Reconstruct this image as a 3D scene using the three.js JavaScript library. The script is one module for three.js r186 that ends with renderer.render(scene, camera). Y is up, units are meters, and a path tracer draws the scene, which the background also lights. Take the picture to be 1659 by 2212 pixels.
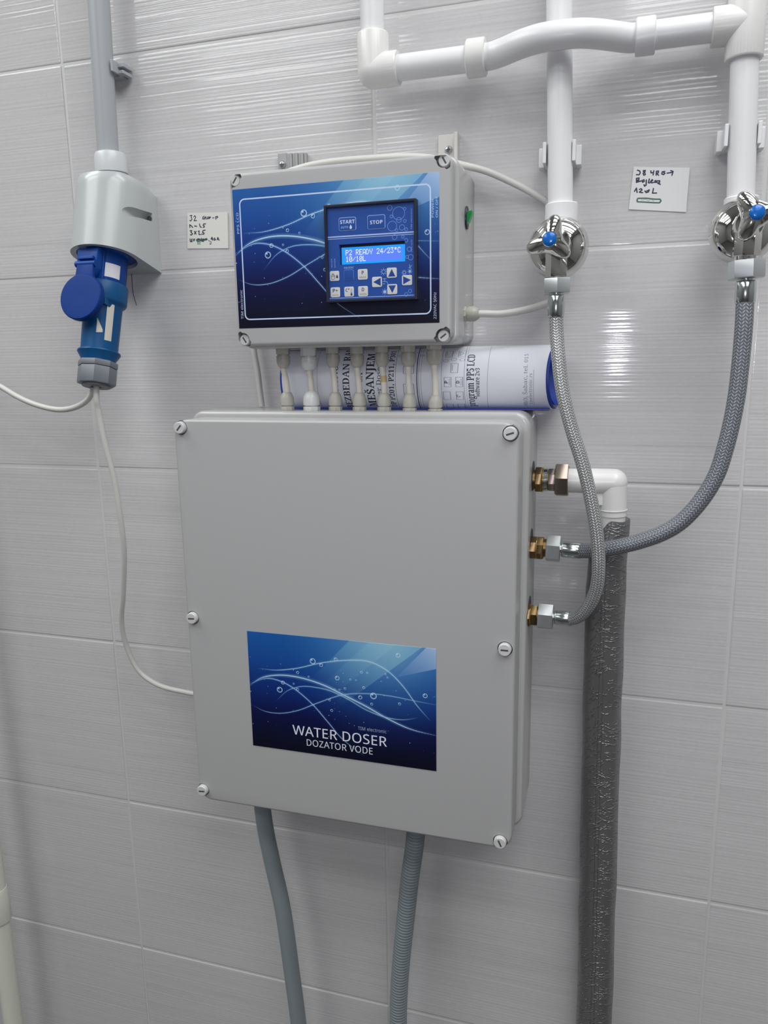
import * as THREE from 'three';
import { RoundedBoxGeometry } from 'three/addons/geometries/RoundedBoxGeometry.js';
import * as BGU from 'three/addons/utils/BufferGeometryUtils.js';
import { RectAreaLightUniformsLib } from 'three/addons/lights/RectAreaLightUniformsLib.js';
import { Brush, Evaluator, SUBTRACTION } from 'three-bvh-csg';

// ---------------------------------------------------------------- camera, lights, exposure
const scene = new THREE.Scene();
scene.background = new THREE.Color(0x000000);
const camera = new THREE.PerspectiveCamera(67.78, 1659 / 2212, 0.02, 20);
const EYE = new THREE.Vector3(0.26858, 1.38996, 0.87088);
camera.position.copy(EYE);
camera.up.set(-0.041851, 0.980144, -0.193819);
camera.lookAt(EYE.x - 0.284649, EYE.y - 0.197646, EYE.z - 0.938036);
const renderer = new THREE.WebGLRenderer({ antialias: true });
renderer.toneMapping = THREE.LinearToneMapping;
renderer.toneMappingExposure = 1.0;
renderer.shadowMap.enabled = true;
RectAreaLightUniformsLib.init();

const LAMP_LEVEL = 8.8;                       // radiance of the ceiling light panels
const LAMP_COLOR = new THREE.Color(0.985, 1.0, 1.0);
const FLASH_LEVEL = 0.34;                     // the phone's LED
const CEIL = 2.85;
// [centre x, centre z] of the ceiling lights
const LAMPS = []; for (const z of [0.42, 0.97, 1.50, 2.32, 3.1]) for (const x of [-1.33, 0.83]) LAMPS.push([x, z]);

// ---------------------------------------------------------------- helpers
const rng = (seed => () => { seed |= 0; seed = seed + 0x6D2B79F5 | 0; let t = Math.imul(seed ^ seed >>> 15, 1 | seed); t = t + Math.imul(t ^ t >>> 7, 61 | t) ^ t; return ((t ^ t >>> 14) >>> 0) / 4294967296; })(20240611);
const V = (x, y, z) => new THREE.Vector3(x, y, z);
const taken = {};
function numbered(n) { const k = taken[n] = (taken[n] ?? -1) + 1; return k ? n + '_' + String(k).padStart(3, '0') : n; }
function shade(m) { m.castShadow = true; m.receiveShadow = true; return m; }
function part(parent, name, geo, mat, label) { const m = shade(new THREE.Mesh(geo, mat)); m.name = name; parent.add(m); if (label) m.userData.label = label; return m; }
function thing(name, label, category, group, pos = [0, 0, 0]) {
  const o = new THREE.Group(); o.name = numbered(name); o.position.set(...pos); o.userData = { label, category }; if (group) o.userData.group = group; scene.add(o); return o;
}
function solo(name, geo, mat, label, category, group) {
  const m = shade(new THREE.Mesh(geo, mat)); m.name = numbered(name); m.userData = { label, category }; if (group) m.userData.group = group; scene.add(m); return m;
}
function struct(name, geo, mat) { const m = shade(new THREE.Mesh(geo, mat)); m.name = name; m.userData.kind = 'structure'; scene.add(m); return m; }
const creased = (g, a) => { const q = g.index ? g.toNonIndexed() : g; q.scale(1000, 1000, 1000); const r = BGU.toCreasedNormals(q, a); r.scale(0.001, 0.001, 0.001); return r; };
const merge = gs => BGU.mergeGeometries(gs.map(g => { const q = g.index ? g.toNonIndexed() : g; for (const k of Object.keys(q.attributes)) if (!['position', 'normal', 'uv'].includes(k)) q.deleteAttribute(k); return q; }));
function box(x0, x1, y0, y1, z0, z1, r = 0.001, seg = 2) {
  const g = new RoundedBoxGeometry(x1 - x0, y1 - y0, z1 - z0, seg, Math.min(r, (x1 - x0) / 2.01, (y1 - y0) / 2.01, (z1 - z0) / 2.01));
  g.translate((x0 + x1) / 2, (y0 + y1) / 2, (z0 + z1) / 2); return g;
}
function aim(g, a, b) { // geometry along +y centred -> from a to b
  const d = b.clone().sub(a); g.applyQuaternion(new THREE.Quaternion().setFromUnitVectors(V(0, 1, 0), d.clone().normalize())); const c = a.clone().add(b).multiplyScalar(0.5); g.translate(c.x, c.y, c.z); return g;
}
function cyl(a, b, ra, rb = ra, n = 32, open = false) { return aim(new THREE.CylinderGeometry(rb, ra, a.distanceTo(b), n, 1, open), a, b); }
function lathe(profile, a, dir, n = 40) { // profile [[r, t]...] along dir from a
  const g = new THREE.LatheGeometry(profile.map(([r, t]) => new THREE.Vector2(Math.max(r, 1e-6), t)), n);
  let h = creased(g, 0.6);
  h.applyQuaternion(new THREE.Quaternion().setFromUnitVectors(V(0, 1, 0), dir.clone().normalize())); h.translate(a.x, a.y, a.z); return h;
}
function ring(rin, rout, t, a, dir, n = 40) { return lathe([[rin, 0], [rout - 0.0004, 0], [rout, 0.0004], [rout, t - 0.0004], [rout - 0.0004, t], [rin, t], [rin, 0]], a, dir, n); }
function polyExtrude(pts, depth, bevel = 0.0006, holes = [], bseg = 2, curve = 24, smooth = 0.62) {
  const s = pts instanceof THREE.Shape ? pts : new THREE.Shape(pts.map(p => new THREE.Vector2(p[0], p[1])));
  for (const h of holes) s.holes.push(h);
  const g = new THREE.ExtrudeGeometry(s, { depth: depth - 2 * bevel, bevelEnabled: bevel > 0, bevelThickness: bevel, bevelSize: bevel, bevelOffset: -bevel, bevelSegments: bseg, curveSegments: curve });
  g.translate(0, 0, bevel); return smooth ? creased(g, smooth) : g;
}
function hexNut(a, b, R, sides = 6, turn = 0, bevel = 0.001) {
  const pts = []; for (let i = 0; i < sides; i++) { const t = turn + i / sides * Math.PI * 2; pts.push([R * Math.cos(t), R * Math.sin(t)]); }
  const L = a.distanceTo(b), g = polyExtrude(pts, L, bevel); g.translate(0, 0, -L / 2);
  g.rotateX(-Math.PI / 2); return aim(g, a, b);
}
function rrect(x0, x1, y0, y1, r) {
  const s = new THREE.Shape(); s.moveTo(x0 + r, y0); s.lineTo(x1 - r, y0); s.absarc(x1 - r, y0 + r, r, -Math.PI / 2, 0); s.lineTo(x1, y1 - r); s.absarc(x1 - r, y1 - r, r, 0, Math.PI / 2);
  s.lineTo(x0 + r, y1); s.absarc(x0 + r, y1 - r, r, Math.PI / 2, Math.PI); s.lineTo(x0, y0 + r); s.absarc(x0 + r, y0 + r, r, Math.PI, Math.PI * 1.5); return s;
}
function circlePath(x, y, r) { const p = new THREE.Path(); p.absarc(x, y, r, 0, Math.PI * 2, true); return p; }
function sweep(points, rFn, nSeg, nRad = 16, uvLen = 1) { // round section along a smooth curve; uv = (metres along / uvLen, turn)
  const curve = new THREE.CatmullRomCurve3(points, false, 'centripetal'); curve.arcLengthDivisions = 400;
  const fr = curve.computeFrenetFrames(nSeg, false), L = curve.getLength();
  const pos = [], uv = [], idx = [], nor = [];
  for (let i = 0; i <= nSeg; i++) {
    const t = i / nSeg, c = curve.getPointAt(t), r = typeof rFn === 'number' ? rFn : rFn(t * L, L);
    const dr = typeof rFn === 'number' ? 0 : (rFn(Math.min(t * L + 1e-4, L), L) - rFn(Math.max(t * L - 1e-4, 0), L)) / 2e-4;
    for (let j = 0; j <= nRad; j++) {
      const a = j / nRad * Math.PI * 2, n = fr.normals[i].clone().multiplyScalar(Math.cos(a)).addScaledVector(fr.binormals[i], Math.sin(a));
      pos.push(c.x + n.x * r, c.y + n.y * r, c.z + n.z * r); uv.push(t * L / uvLen, j / nRad);
      n.addScaledVector(fr.tangents[i], -dr).normalize(); nor.push(n.x, n.y, n.z);
    }
  }
  for (let i = 0; i < nSeg; i++) for (let j = 0; j < nRad; j++) { const a = i * (nRad + 1) + j, b = a + nRad + 1; idx.push(a, a + 1, b, b, a + 1, b + 1); }
  for (const end of [0, nSeg]) { // caps
    const c = curve.getPointAt(end / nSeg), k = pos.length / 3, tg = fr.tangents[end].clone().multiplyScalar(end ? 1 : -1);
    pos.push(c.x, c.y, c.z); uv.push(0, 0); nor.push(tg.x, tg.y, tg.z);
    for (let j = 0; j <= nRad; j++) { const q = (end * (nRad + 1) + j) * 3; pos.push(pos[q], pos[q + 1], pos[q + 2]); uv.push(0, 0); nor.push(tg.x, tg.y, tg.z); }
    for (let j = 0; j < nRad; j++) end ? idx.push(k, k + 1 + j, k + 2 + j) : idx.push(k, k + 2 + j, k + 1 + j);
  }
  const g = new THREE.BufferGeometry();
  g.setAttribute('position', new THREE.Float32BufferAttribute(pos, 3)); g.setAttribute('normal', new THREE.Float32BufferAttribute(nor, 3)); g.setAttribute('uv', new THREE.Float32BufferAttribute(uv, 2)); g.setIndex(idx);
  return g;
}
function uvPlane(g, x0, x1, y0, y1) { // uv from the x, y of the geometry (a flat print)
  const p = g.attributes.position, uv = new Float32Array(p.count * 2);
  for (let i = 0; i < p.count; i++) { uv[2 * i] = (p.getX(i) - x0) / (x1 - x0); uv[2 * i + 1] = (p.getY(i) - y0) / (y1 - y0); }
  g.setAttribute('uv', new THREE.BufferAttribute(uv, 2)); return g;
}
function canvas(w, h, draw) { const c = document.createElement('canvas'); c.width = w; c.height = h; const x = c.getContext('2d'); draw(x, w, h); const t = new THREE.CanvasTexture(c); t.colorSpace = THREE.SRGBColorSpace; t.anisotropy = 8; return t; }
function dataTex(w, h, fn, srgb) { const d = new Uint8Array(w * h * 4); for (let y = 0; y < h; y++) for (let x = 0; x < w; x++) { const c = fn(x, y), k = (y * w + x) * 4; if (Array.isArray(c)) { d[k] = c[0]; d[k + 1] = c[1]; d[k + 2] = c[2]; } else d[k] = d[k + 1] = d[k + 2] = c; d[k + 3] = 255; } const t = new THREE.DataTexture(d, w, h); t.wrapS = t.wrapT = THREE.RepeatWrapping; t.magFilter = THREE.LinearFilter; t.minFilter = THREE.LinearFilter; if (srgb) t.colorSpace = THREE.SRGBColorSpace; t.needsUpdate = true; return t; }
const std = (color, roughness = 0.4, extra = {}) => new THREE.MeshPhysicalMaterial({ color, roughness, metalness: 0, ...extra });
const lin = (r, g, b) => new THREE.Color().setRGB(r, g, b);
function noise1(n, seed) { const a = []; let s = seed; for (let i = 0; i < n; i++) { s = (s * 16807) % 2147483647; a.push(s / 2147483647); } return t => { const i = Math.floor(t), f = t - i, u = f * f * (3 - 2 * f); return a[((i % n) + n) % n] * (1 - u) + a[(((i + 1) % n) + n) % n] * u; }; }
function noise2(n, m, seed) { const a = new Float32Array(n * m); let s = seed; for (let i = 0; i < n * m; i++) { s = (s * 16807) % 2147483647; a[i] = s / 2147483647; } return (x, y) => { const i = Math.floor(x), j = Math.floor(y), f = x - i, g = y - j, u = f * f * (3 - 2 * f), v = g * g * (3 - 2 * g), q = (p, r) => a[(((r % m) + m) % m) * n + ((p % n) + n) % n]; return (q(i, j) * (1 - u) + q(i + 1, j) * u) * (1 - v) + (q(i, j + 1) * (1 - u) + q(i + 1, j + 1) * u) * v; }; }

const EV = new Evaluator(); EV.attributes = ['position', 'normal', 'uv']; EV.useGroups = false;
function sub(A, ...cuts) { let g = A; for (const c of cuts) { const a = new Brush(g), b = new Brush(c); a.updateMatrixWorld(); b.updateMatrixWorld(); g = EV.evaluate(a, b, SUBTRACTION).geometry; } return g; }
// ---------------------------------------------------------------- materials
const M = {
  enclosure: std(lin(0.41, 0.41, 0.408), 0.36),
  enclosureGlossy: std(lin(0.44, 0.44, 0.432), 0.2),
  screwGrey: std(lin(0.56, 0.56, 0.55), 0.4),
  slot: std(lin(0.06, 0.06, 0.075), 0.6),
  dark: std(lin(0.02, 0.02, 0.03), 0.6),
  gland: std(lin(0.40, 0.39, 0.345), 0.4),
  glandPale: std(lin(0.60, 0.61, 0.60), 0.35),
  cableWhite: std(lin(0.66, 0.63, 0.56), 0.45),
  cable: std(lin(0.60, 0.59, 0.56), 0.45),
  ppr: std(lin(0.74, 0.745, 0.75), 0.32),
  pprWarm: std(lin(0.74, 0.736, 0.715), 0.3),
  chrome: std(lin(0.70, 0.69, 0.67), 0.07, { metalness: 1 }),
  zinc: std(lin(0.62, 0.65, 0.66), 0.38, { metalness: 0.8 }),
  ferrule: std(lin(0.62, 0.66, 0.66), 0.16, { metalness: 1 }),
  brass: std(lin(0.225, 0.155, 0.072), 0.33, { metalness: 1 }),
  brassBright: std(lin(0.75, 0.55, 0.2), 0.2, { metalness: 1 }),
  bronze: std(lin(0.33, 0.275, 0.235), 0.36, { metalness: 1 }),
  blueCap: std(lin(0.005, 0.13, 0.5), 0.2),
  blue: std(lin(0.005, 0.052, 0.27), 0.4, { specularIntensity: 0.4 }),
  blueDark: std(lin(0.002, 0.034, 0.20), 0.5, { specularIntensity: 0.3 }),
  teal: std(lin(0.005, 0.075, 0.215), 0.4, { specularIntensity: 0.5 }),
  nutGrey: std(lin(0.15, 0.165, 0.19), 0.45),
  housing: std(lin(0.45, 0.475, 0.475), 0.24),
  collarWhite: std(lin(0.60, 0.62, 0.63), 0.3),
  conduit: std(lin(0.38, 0.40, 0.42), 0.35),
  hoseGrey: std(lin(0.23, 0.265, 0.285), 0.5),
  pvc: std(lin(0.72, 0.73, 0.64), 0.35),
  steel: std(lin(0.6, 0.62, 0.63), 0.25, { metalness: 1 }),
  bracket: std(lin(0.66, 0.64, 0.61), 0.3),
  bracketGrey: std(lin(0.36, 0.36, 0.36), 0.5),
  paint: std(lin(0.24, 0.24, 0.235), 0.7),
  ceiling: std(lin(0.45, 0.45, 0.44), 0.8),
  floor: std(lin(0.055, 0.054, 0.052), 0.4),
  grout: std(lin(0.60, 0.595, 0.59), 0.5),
  lampFrame: std(lin(0.75, 0.75, 0.75), 0.4),
  labelWhite: std(lin(0.68, 0.68, 0.66), 0.5),
  black: std(lin(0.012, 0.014, 0.03), 0.35),
};

// ---------------------------------------------------------------- the room
const X0 = -2.4, X1 = 2.0, Z1 = 4.2;
{
  const w = new THREE.Group(); w.name = 'wall_back'; w.userData.kind = 'structure'; scene.add(w);
  part(w, 'grout_bed', box(X0 - 0.1, X1 + 0.1, -0.1, CEIL + 0.1, -0.12, -0.0007, 0.0001, 1), M.grout);
  // glazed tiles: fine horizontal ribs (relief) and faint horizontal streaks (print)
  const variants = [];
  for (let k = 0; k < 3; k++) {
    const TW = 512, TH = 1024, n1 = noise1(97, 101 + k * 77), n2 = noise2(64, 128, 991 + k * 31), n3 = noise2(128, 256, 4001 + k * 17), n4 = noise2(16, 512, 77 + k), n5 = noise2(8, 256, 555 + k * 5);
    const phase = new Float32Array(TH); let ph = 0; for (let y = 0; y < TH; y++) { phase[y] = ph; ph += (0.55 + 0.95 * n1(y / 7.3)) / 17.5; }
    const bump = dataTex(TW, TH, (x, y) => {
      const p = phase[y] + 0.22 * n2(x / TW * 10, y / TH * 60), s = Math.sin(p * Math.PI * 2);
      const row = n1(y / 18.7 + 31), amp = (0.22 + 0.78 * row * row * (3 - 2 * row)) * (0.7 + 0.3 * n5(x / TW * 3, y / TH * 50));
      return Math.max(0, Math.min(255, Math.round(128 + 96 * s * amp + 14 * (n3(x / TW * 128, y / TH * 128) - 0.5))));
    });
    const color = dataTex(TW, TH, (x, y) => {
      let a = 0.5 * n4(x / TW * 3, y / TH * 150) + 0.3 * n4(x / TW * 5 + 3, y / TH * 420) + 0.2 * n5(x / TW * 2, y / TH * 34);
      const fine = n3(x / TW * 128, y / TH * 256);
      const v = 199 + 5.5 * (a - 0.5) * 2 - (a < 0.3 ? 10 * (0.3 - a) / 0.3 : 0) + 5 * (fine - 0.5);
      return [v + 1.0, v, v + 0.5].map(q => Math.max(0, Math.min(255, q)));
    }, true);
    variants.push(new THREE.MeshPhysicalMaterial({ map: color, bumpMap: bump, bumpScale: 0.000122, roughness: 0.07, specularIntensity: 0.9 }));
  }
  const tileGeo = (tw, th) => {
    const b = 0.0022, d = 0.0005, xs = [0, b, tw - b, tw], ys = [0, b, th - b, th], pos = [], nor = [], uv = [], idx = [];
    for (let j = 0; j < 4; j++) for (let i = 0; i < 4; i++) {
      const ex = i === 0 ? -1 : i === 3 ? 1 : 0, ey = j === 0 ? -1 : j === 3 ? 1 : 0;
      pos.push(xs[i], ys[j], ex || ey ? -d : 0); const n = V(ex * 0.36, ey * 0.36, 1).normalize(); nor.push(n.x, n.y, n.z); uv.push(xs[i] / 0.4, ys[j] / 0.25);
    }
    for (let j = 0; j < 3; j++) for (let i = 0; i < 3; i++) { const a = j * 4 + i; idx.push(a, a + 1, a + 5, a, a + 5, a + 4); }
    const sides = [[0, 3, -1, 0, 0, 0], [0, 0, 0, -1, 3, 0]];
    const edge = (x0, y0, x1, y1, nx, ny) => { const k = pos.length / 3; for (const [x, y, z] of [[x0, y0, -d], [x1, y1, -d], [x1, y1, -0.007], [x0, y0, -0.007]]) { pos.push(x, y, z); nor.push(nx, ny, 0); uv.push(0, 0); } idx.push(k, k + 2, k + 1, k, k + 3, k + 2); };
    edge(0, 0, tw, 0, 0, -1); edge(tw, 0, tw, th, 1, 0); edge(tw, th, 0, th, 0, 1); edge(0, th, 0, 0, -1, 0);
    const g = new THREE.BufferGeometry(); g.setAttribute('position', new THREE.Float32BufferAttribute(pos, 3)); g.setAttribute('normal', new THREE.Float32BufferAttribute(nor, 3)); g.setAttribute('uv', new THREE.Float32BufferAttribute(uv, 2)); g.setIndex(idx); return g;
  };
  const G = 0.0034, full = tileGeo(0.4 - G, 0.25 - G), cut = tileGeo(0.4 - G, 0.1 - G);
  for (let r = 0; r < 12; r++) for (let c = -6; c < 5; c++) {
    const t = part(w, 'tile', r < 11 ? full : cut, variants[(r * 5 + c * 7 + 70) % 3]);
    t.position.set(c * 0.4 + G / 2, r * 0.25 + G / 2, (rng() - 0.5) * 0.0003); t.rotation.x = (rng() - 0.5) * 0.004; t.rotation.y = (rng() - 0.5) * 0.002;
  }
  struct('floor', box(X0 - 0.1, X1 + 0.1, -0.1, 0, -0.12, Z1 + 0.1, 0.0001, 1), M.floor);
  struct('ceiling', box(X0 - 0.1, X1 + 0.1, CEIL, CEIL + 0.1, -0.12, Z1 + 0.1, 0.0001, 1), M.ceiling);
  struct('wall_left', box(X0 - 0.1, X0, -0.1, CEIL + 0.1, -0.12, Z1 + 0.1, 0.0001, 1), M.paint);
  struct('wall_right', box(X1, X1 + 0.1, -0.1, CEIL + 0.1, -0.12, Z1 + 0.1, 0.0001, 1), M.paint);
  struct('wall_front', box(X0 - 0.1, X1 + 0.1, -0.1, CEIL + 0.1, Z1, Z1 + 0.1, 0.0001, 1), M.paint);
  LAMPS.forEach(([x, z], i) => {
    const t = thing('ceiling_light', 'long flat white ceiling light, mirrored as bright bands in the upper tiles', 'light', 'ceiling lights mirrored in the tiles and chrome', [x, CEIL, z]);
    part(t, 'frame', merge([box(-0.6, 0.6, -0.03, 0, -0.16, -0.145, 0.002), box(-0.6, 0.6, -0.03, 0, 0.145, 0.16, 0.002), box(-0.6, -0.585, -0.03, 0, -0.145, 0.145, 0.002), box(0.585, 0.6, -0.03, 0, -0.145, 0.145, 0.002)]), M.lampFrame);
    part(t, 'diffuser', box(-0.584, 0.584, -0.024, -0.004, -0.144, 0.144, 0.001, 1), new THREE.MeshStandardMaterial({ color: 0xffffff, emissive: LAMP_COLOR, emissiveIntensity: 0.9, roughness: 0.6 }));
    const l = new THREE.RectAreaLight(LAMP_COLOR, LAMP_LEVEL * (z < 1.2 ? 1.22 : 0.84), 1.16, 0.28); l.position.set(x, CEIL - 0.032, z); l.lookAt(x, 0, z); l.name = 'ceiling_light_source'; scene.add(l);
  });
  // the LED of the phone that takes the picture, beside the lens
  const f = thing('phone_light', 'tiny lit phone lamp beside the camera, mirrored as the bluish glints', 'lamp', undefined, [EYE.x - 0.002, EYE.y + 0.011, EYE.z + 0.012]);
  part(f, 'light_emitter', new THREE.SphereGeometry(0.0045, 16, 12), new THREE.MeshStandardMaterial({ color: 0xffffff, emissive: 0xdfe4ff, emissiveIntensity: 4 }));
  const pl = new THREE.PointLight(new THREE.Color(0.88, 0.86, 1.0), FLASH_LEVEL); pl.position.copy(f.position); pl.castShadow = true; pl.shadow.radius = 0.2; pl.name = 'phone_light_source'; scene.add(pl);
}

// ---------------------------------------------------------------- printed artwork
function waterArt(x, W, H) {
  let g = x.createLinearGradient(0, 0, 0, H); g.addColorStop(0, '#1b5aa4'); g.addColorStop(0.22, '#164996'); g.addColorStop(0.48, '#0b2b72'); g.addColorStop(0.7, '#070f42'); g.addColorStop(1, '#04051a');
  x.fillStyle = g; x.fillRect(0, 0, W, H);
  g = x.createRadialGradient(W * 0.78, -H * 0.12, 10, W * 0.72, -H * 0.05, W * 0.62); g.addColorStop(0, 'rgba(190,215,235,0.85)'); g.addColorStop(0.35, 'rgba(110,165,205,0.55)'); g.addColorStop(0.75, 'rgba(50,110,170,0.2)'); g.addColorStop(1, 'rgba(20,60,140,0)');
  x.fillStyle = g; x.fillRect(0, 0, W, H);
  const beam = (a, b, c, d, e, s) => { const q = x.createLinearGradient(W * 0.75, 0, W * 0.45, H * 0.5); q.addColorStop(0, `rgba(${e},${s})`); q.addColorStop(1, `rgba(${e},0)`); x.fillStyle = q; x.beginPath(); x.moveTo(W * a, 0); x.lineTo(W * b, 0); x.lineTo(W * d, H * 0.56); x.lineTo(W * c, H * 0.56); x.fill(); };
  beam(0.56, 0.93, 0.22, 0.50, '140,192,212', 0.62); beam(0.66, 0.80, 0.30, 0.40, '160,210,225', 0.25);
  x.fillStyle = (() => { const q = x.createLinearGradient(W, 0, W * 0.7, H * 0.35); q.addColorStop(0, 'rgba(200,215,240,0.75)'); q.addColorStop(1, 'rgba(80,120,190,0)'); return q; })(); x.beginPath(); x.moveTo(W * 0.95, 0); x.lineTo(W, 0); x.lineTo(W, H * 0.16); x.lineTo(W * 0.8, H * 0.26); x.fill();
  const curve = (pts, w, col) => {
    const c = new THREE.CatmullRomCurve3(pts.map(p => V(p[0] * W, p[1] * H, 0)), false, 'centripetal').getPoints(90);
    for (const [ww, al] of [[w * 5, 0.07], [w * 2.6, 0.12], [w * 0.9, 0.95]]) { x.lineCap = 'round'; for (let i = 0; i < c.length - 1; i++) { const t = i / (c.length - 1), f = Math.min(1, Math.min(t, 1 - t) * 6 + 0.12); x.strokeStyle = `rgba(${col},${al * f})`; x.lineWidth = ww * (0.75 + 0.5 * Math.sin(t * Math.PI)); x.beginPath(); x.moveTo(c[i].x, c[i].y); x.lineTo(c[i + 1].x, c[i + 1].y); x.stroke(); } }
  };
  curve([[0.05, 0.31], [0.15, 0.31], [0.27, 0.275], [0.4, 0.21], [0.545, 0.163], [0.66, 0.155], [0.755, 0.215], [0.835, 0.33], [0.905, 0.475], [0.97, 0.585]], 4, '185,218,236');
  curve([[-0.01, 0.48], [0.07, 0.39], [0.17, 0.35], [0.28, 0.35], [0.41, 0.39], [0.52, 0.455], [0.64, 0.53], [0.75, 0.61], [0.87, 0.675], [1.02, 0.705]], 6.5, '190,222,238');
  curve([[-0.01, 0.46], [0.1, 0.39], [0.175, 0.40], [0.25, 0.45], [0.345, 0.56], [0.435, 0.71], [0.505, 0.83], [0.625, 0.955]], 4, '165,202,238');
  curve([[0.145, 0.58], [0.215, 0.475], [0.295, 0.425], [0.38, 0.42], [0.45, 0.435], [0.54, 0.485], [0.64, 0.56], [0.735, 0.60], [0.83, 0.605], [0.905, 0.575]], 3.5, '155,200,230');
  curve([[0.01, 0.64], [0.08, 0.68], [0.17, 0.68], [0.27, 0.635], [0.38, 0.55], [0.52, 0.455], [0.66, 0.42], [0.77, 0.42], [0.88, 0.435], [1.02, 0.452]], 3.5, '155,200,230');
  for (const [u, v, r] of [[0.36, 0.2, 24], [0.405, 0.225, 15], [0.485, 0.165, 15], [0.275, 0.31, 12], [0.335, 0.335, 8], [0.19, 0.41, 15], [0.17, 0.475, 24], [0.25, 0.41, 8], [0.27, 0.455, 12], [0.81, 0.08, 18], [0.49, 0.32, 18], [0.56, 0.32, 8], [0.59, 0.32, 7], [0.62, 0.25, 11], [0.65, 0.25, 9], [0.745, 0.245, 8], [0.755, 0.27, 8], [0.53, 0.40, 10], [0.475, 0.42, 8], [0.5, 0.415, 7], [0.63, 0.375, 11], [0.61, 0.46, 16], [0.68, 0.435, 26], [0.67, 0.505, 11], [0.945, 0.385, 18], [0.815, 0.475, 11], [0.445, 0.515, 9], [0.455, 0.6, 11]]) {
    x.strokeStyle = 'rgba(190,220,240,0.85)'; x.lineWidth = r * 0.28; x.beginPath(); x.arc(u * W, v * H, r * 0.8, 0, 7); x.stroke(); x.fillStyle = 'rgba(230,240,250,0.8)'; x.beginPath(); x.arc(u * W - r * 0.3, v * H - r * 0.35, r * 0.25, 0, 7); x.fill();
  }
  const q = noise1(997, 4242); for (let i = 0; i < 60; i++) { x.fillStyle = `rgba(215,230,245,${0.3 + 0.6 * q(i * 3.0)})`; x.beginPath(); x.arc(q(i * 7.0 + 1) * W, (0.2 + 0.68 * q(i * 5.0 + 2)) * H, 1.5 + 2.2 * q(i * 11.0 + 3), 0, 7); x.fill(); }
}
function fitText(x, s, x0, base, width, cap, font, color, weight = '') { // text stretched to a width, capitals of height cap
  x.save(); x.font = `${weight} 100px ${font}`; const w = x.measureText(s).width; x.translate(x0, base); x.scale(width / w, cap / 72); x.fillStyle = color; x.textAlign = 'left'; x.textBaseline = 'alphabetic'; x.fillText(s, 0, 0); x.restore();
}
function upText(x, s, xb, y0, len, cap, font, color, weight = '') { x.save(); x.translate(xb, y0); x.rotate(-Math.PI / 2); fitText(x, s, 0, 0, len, cap, font, color, weight); x.restore(); } // reads upward from (xb, y0)
const cabinetPrint = canvas(1412, 909, (x, W, H) => {
  waterArt(x, W, H);
  fitText(x, 'WATER DOSER', 0.232 * W, 0.85 * H, 0.515 * W, 0.082 * H, 'sans-serif', '#dfe6ee');
  fitText(x, 'DOZATOR VODE', 0.305 * W, 0.934 * H, 0.368 * W, 0.056 * H, 'sans-serif', '#d6dee8');
  fitText(x, 'TIM electronic', 0.594 * W, 0.737 * H, 0.152 * W, 0.029 * H, 'sans-serif', '#9aa8c0');
});
const boxPrint = canvas(1412, 899, (x, W, H) => {
  waterArt(x, W, H);
  x.strokeStyle = '#c3d3ee'; x.lineWidth = 9; const r = 34, x0 = 0.036 * W, x1 = 0.96 * W, y0 = 0.072 * H, y1 = 0.935 * H;
  x.beginPath(); x.moveTo(x0 + r, y0); x.arcTo(x1, y0, x1, y1, r); x.arcTo(x1, y1, x0, y1, r); x.arcTo(x0, y1, x0, y0, r); x.arcTo(x0, y0, x1, y0, r); x.closePath(); x.stroke();
  upText(x, 'PP5 LCD', 0.027 * W, 0.315 * H, 0.155 * H, 16, 'sans-serif', '#b9c7e4');
  upText(x, 'TIM electronic', 0.027 * W, 0.93 * H, 0.215 * H, 18, 'sans-serif', '#c6cfe6');
  upText(x, 'POWER', 0.9755 * W, 0.295 * H, 0.125 * H, 14, 'sans-serif', '#b9c7e4'); upText(x, 'ON / OFF', 0.9935 * W, 0.295 * H, 0.14 * H, 14, 'sans-serif', '#b9c7e4');
  upText(x, '220VAC 50Hz', 0.986 * W, 0.975 * H, 0.185 * H, 18, 'sans-serif', '#c6cfe6');
});
const KEYS = { hand: [0.012, 0.125, 0.68, 0.79], ok: [0.18, 0.295, 0.675, 0.79], p: [0.345, 0.46, 0.675, 0.79], pplus: [0.015, 0.13, 0.86, 0.97], c: [0.18, 0.295, 0.86, 0.97], d: [0.345, 0.46, 0.86, 0.973], left: [0.51, 0.625, 0.766, 0.878], up: [0.682, 0.797, 0.676, 0.785], down: [0.685, 0.80, 0.853, 0.962], right: [0.855, 0.97, 0.763, 0.872], start: [0.136, 0.335, 0.113, 0.252], stop: [0.47, 0.67, 0.11, 0.255] };
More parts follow.
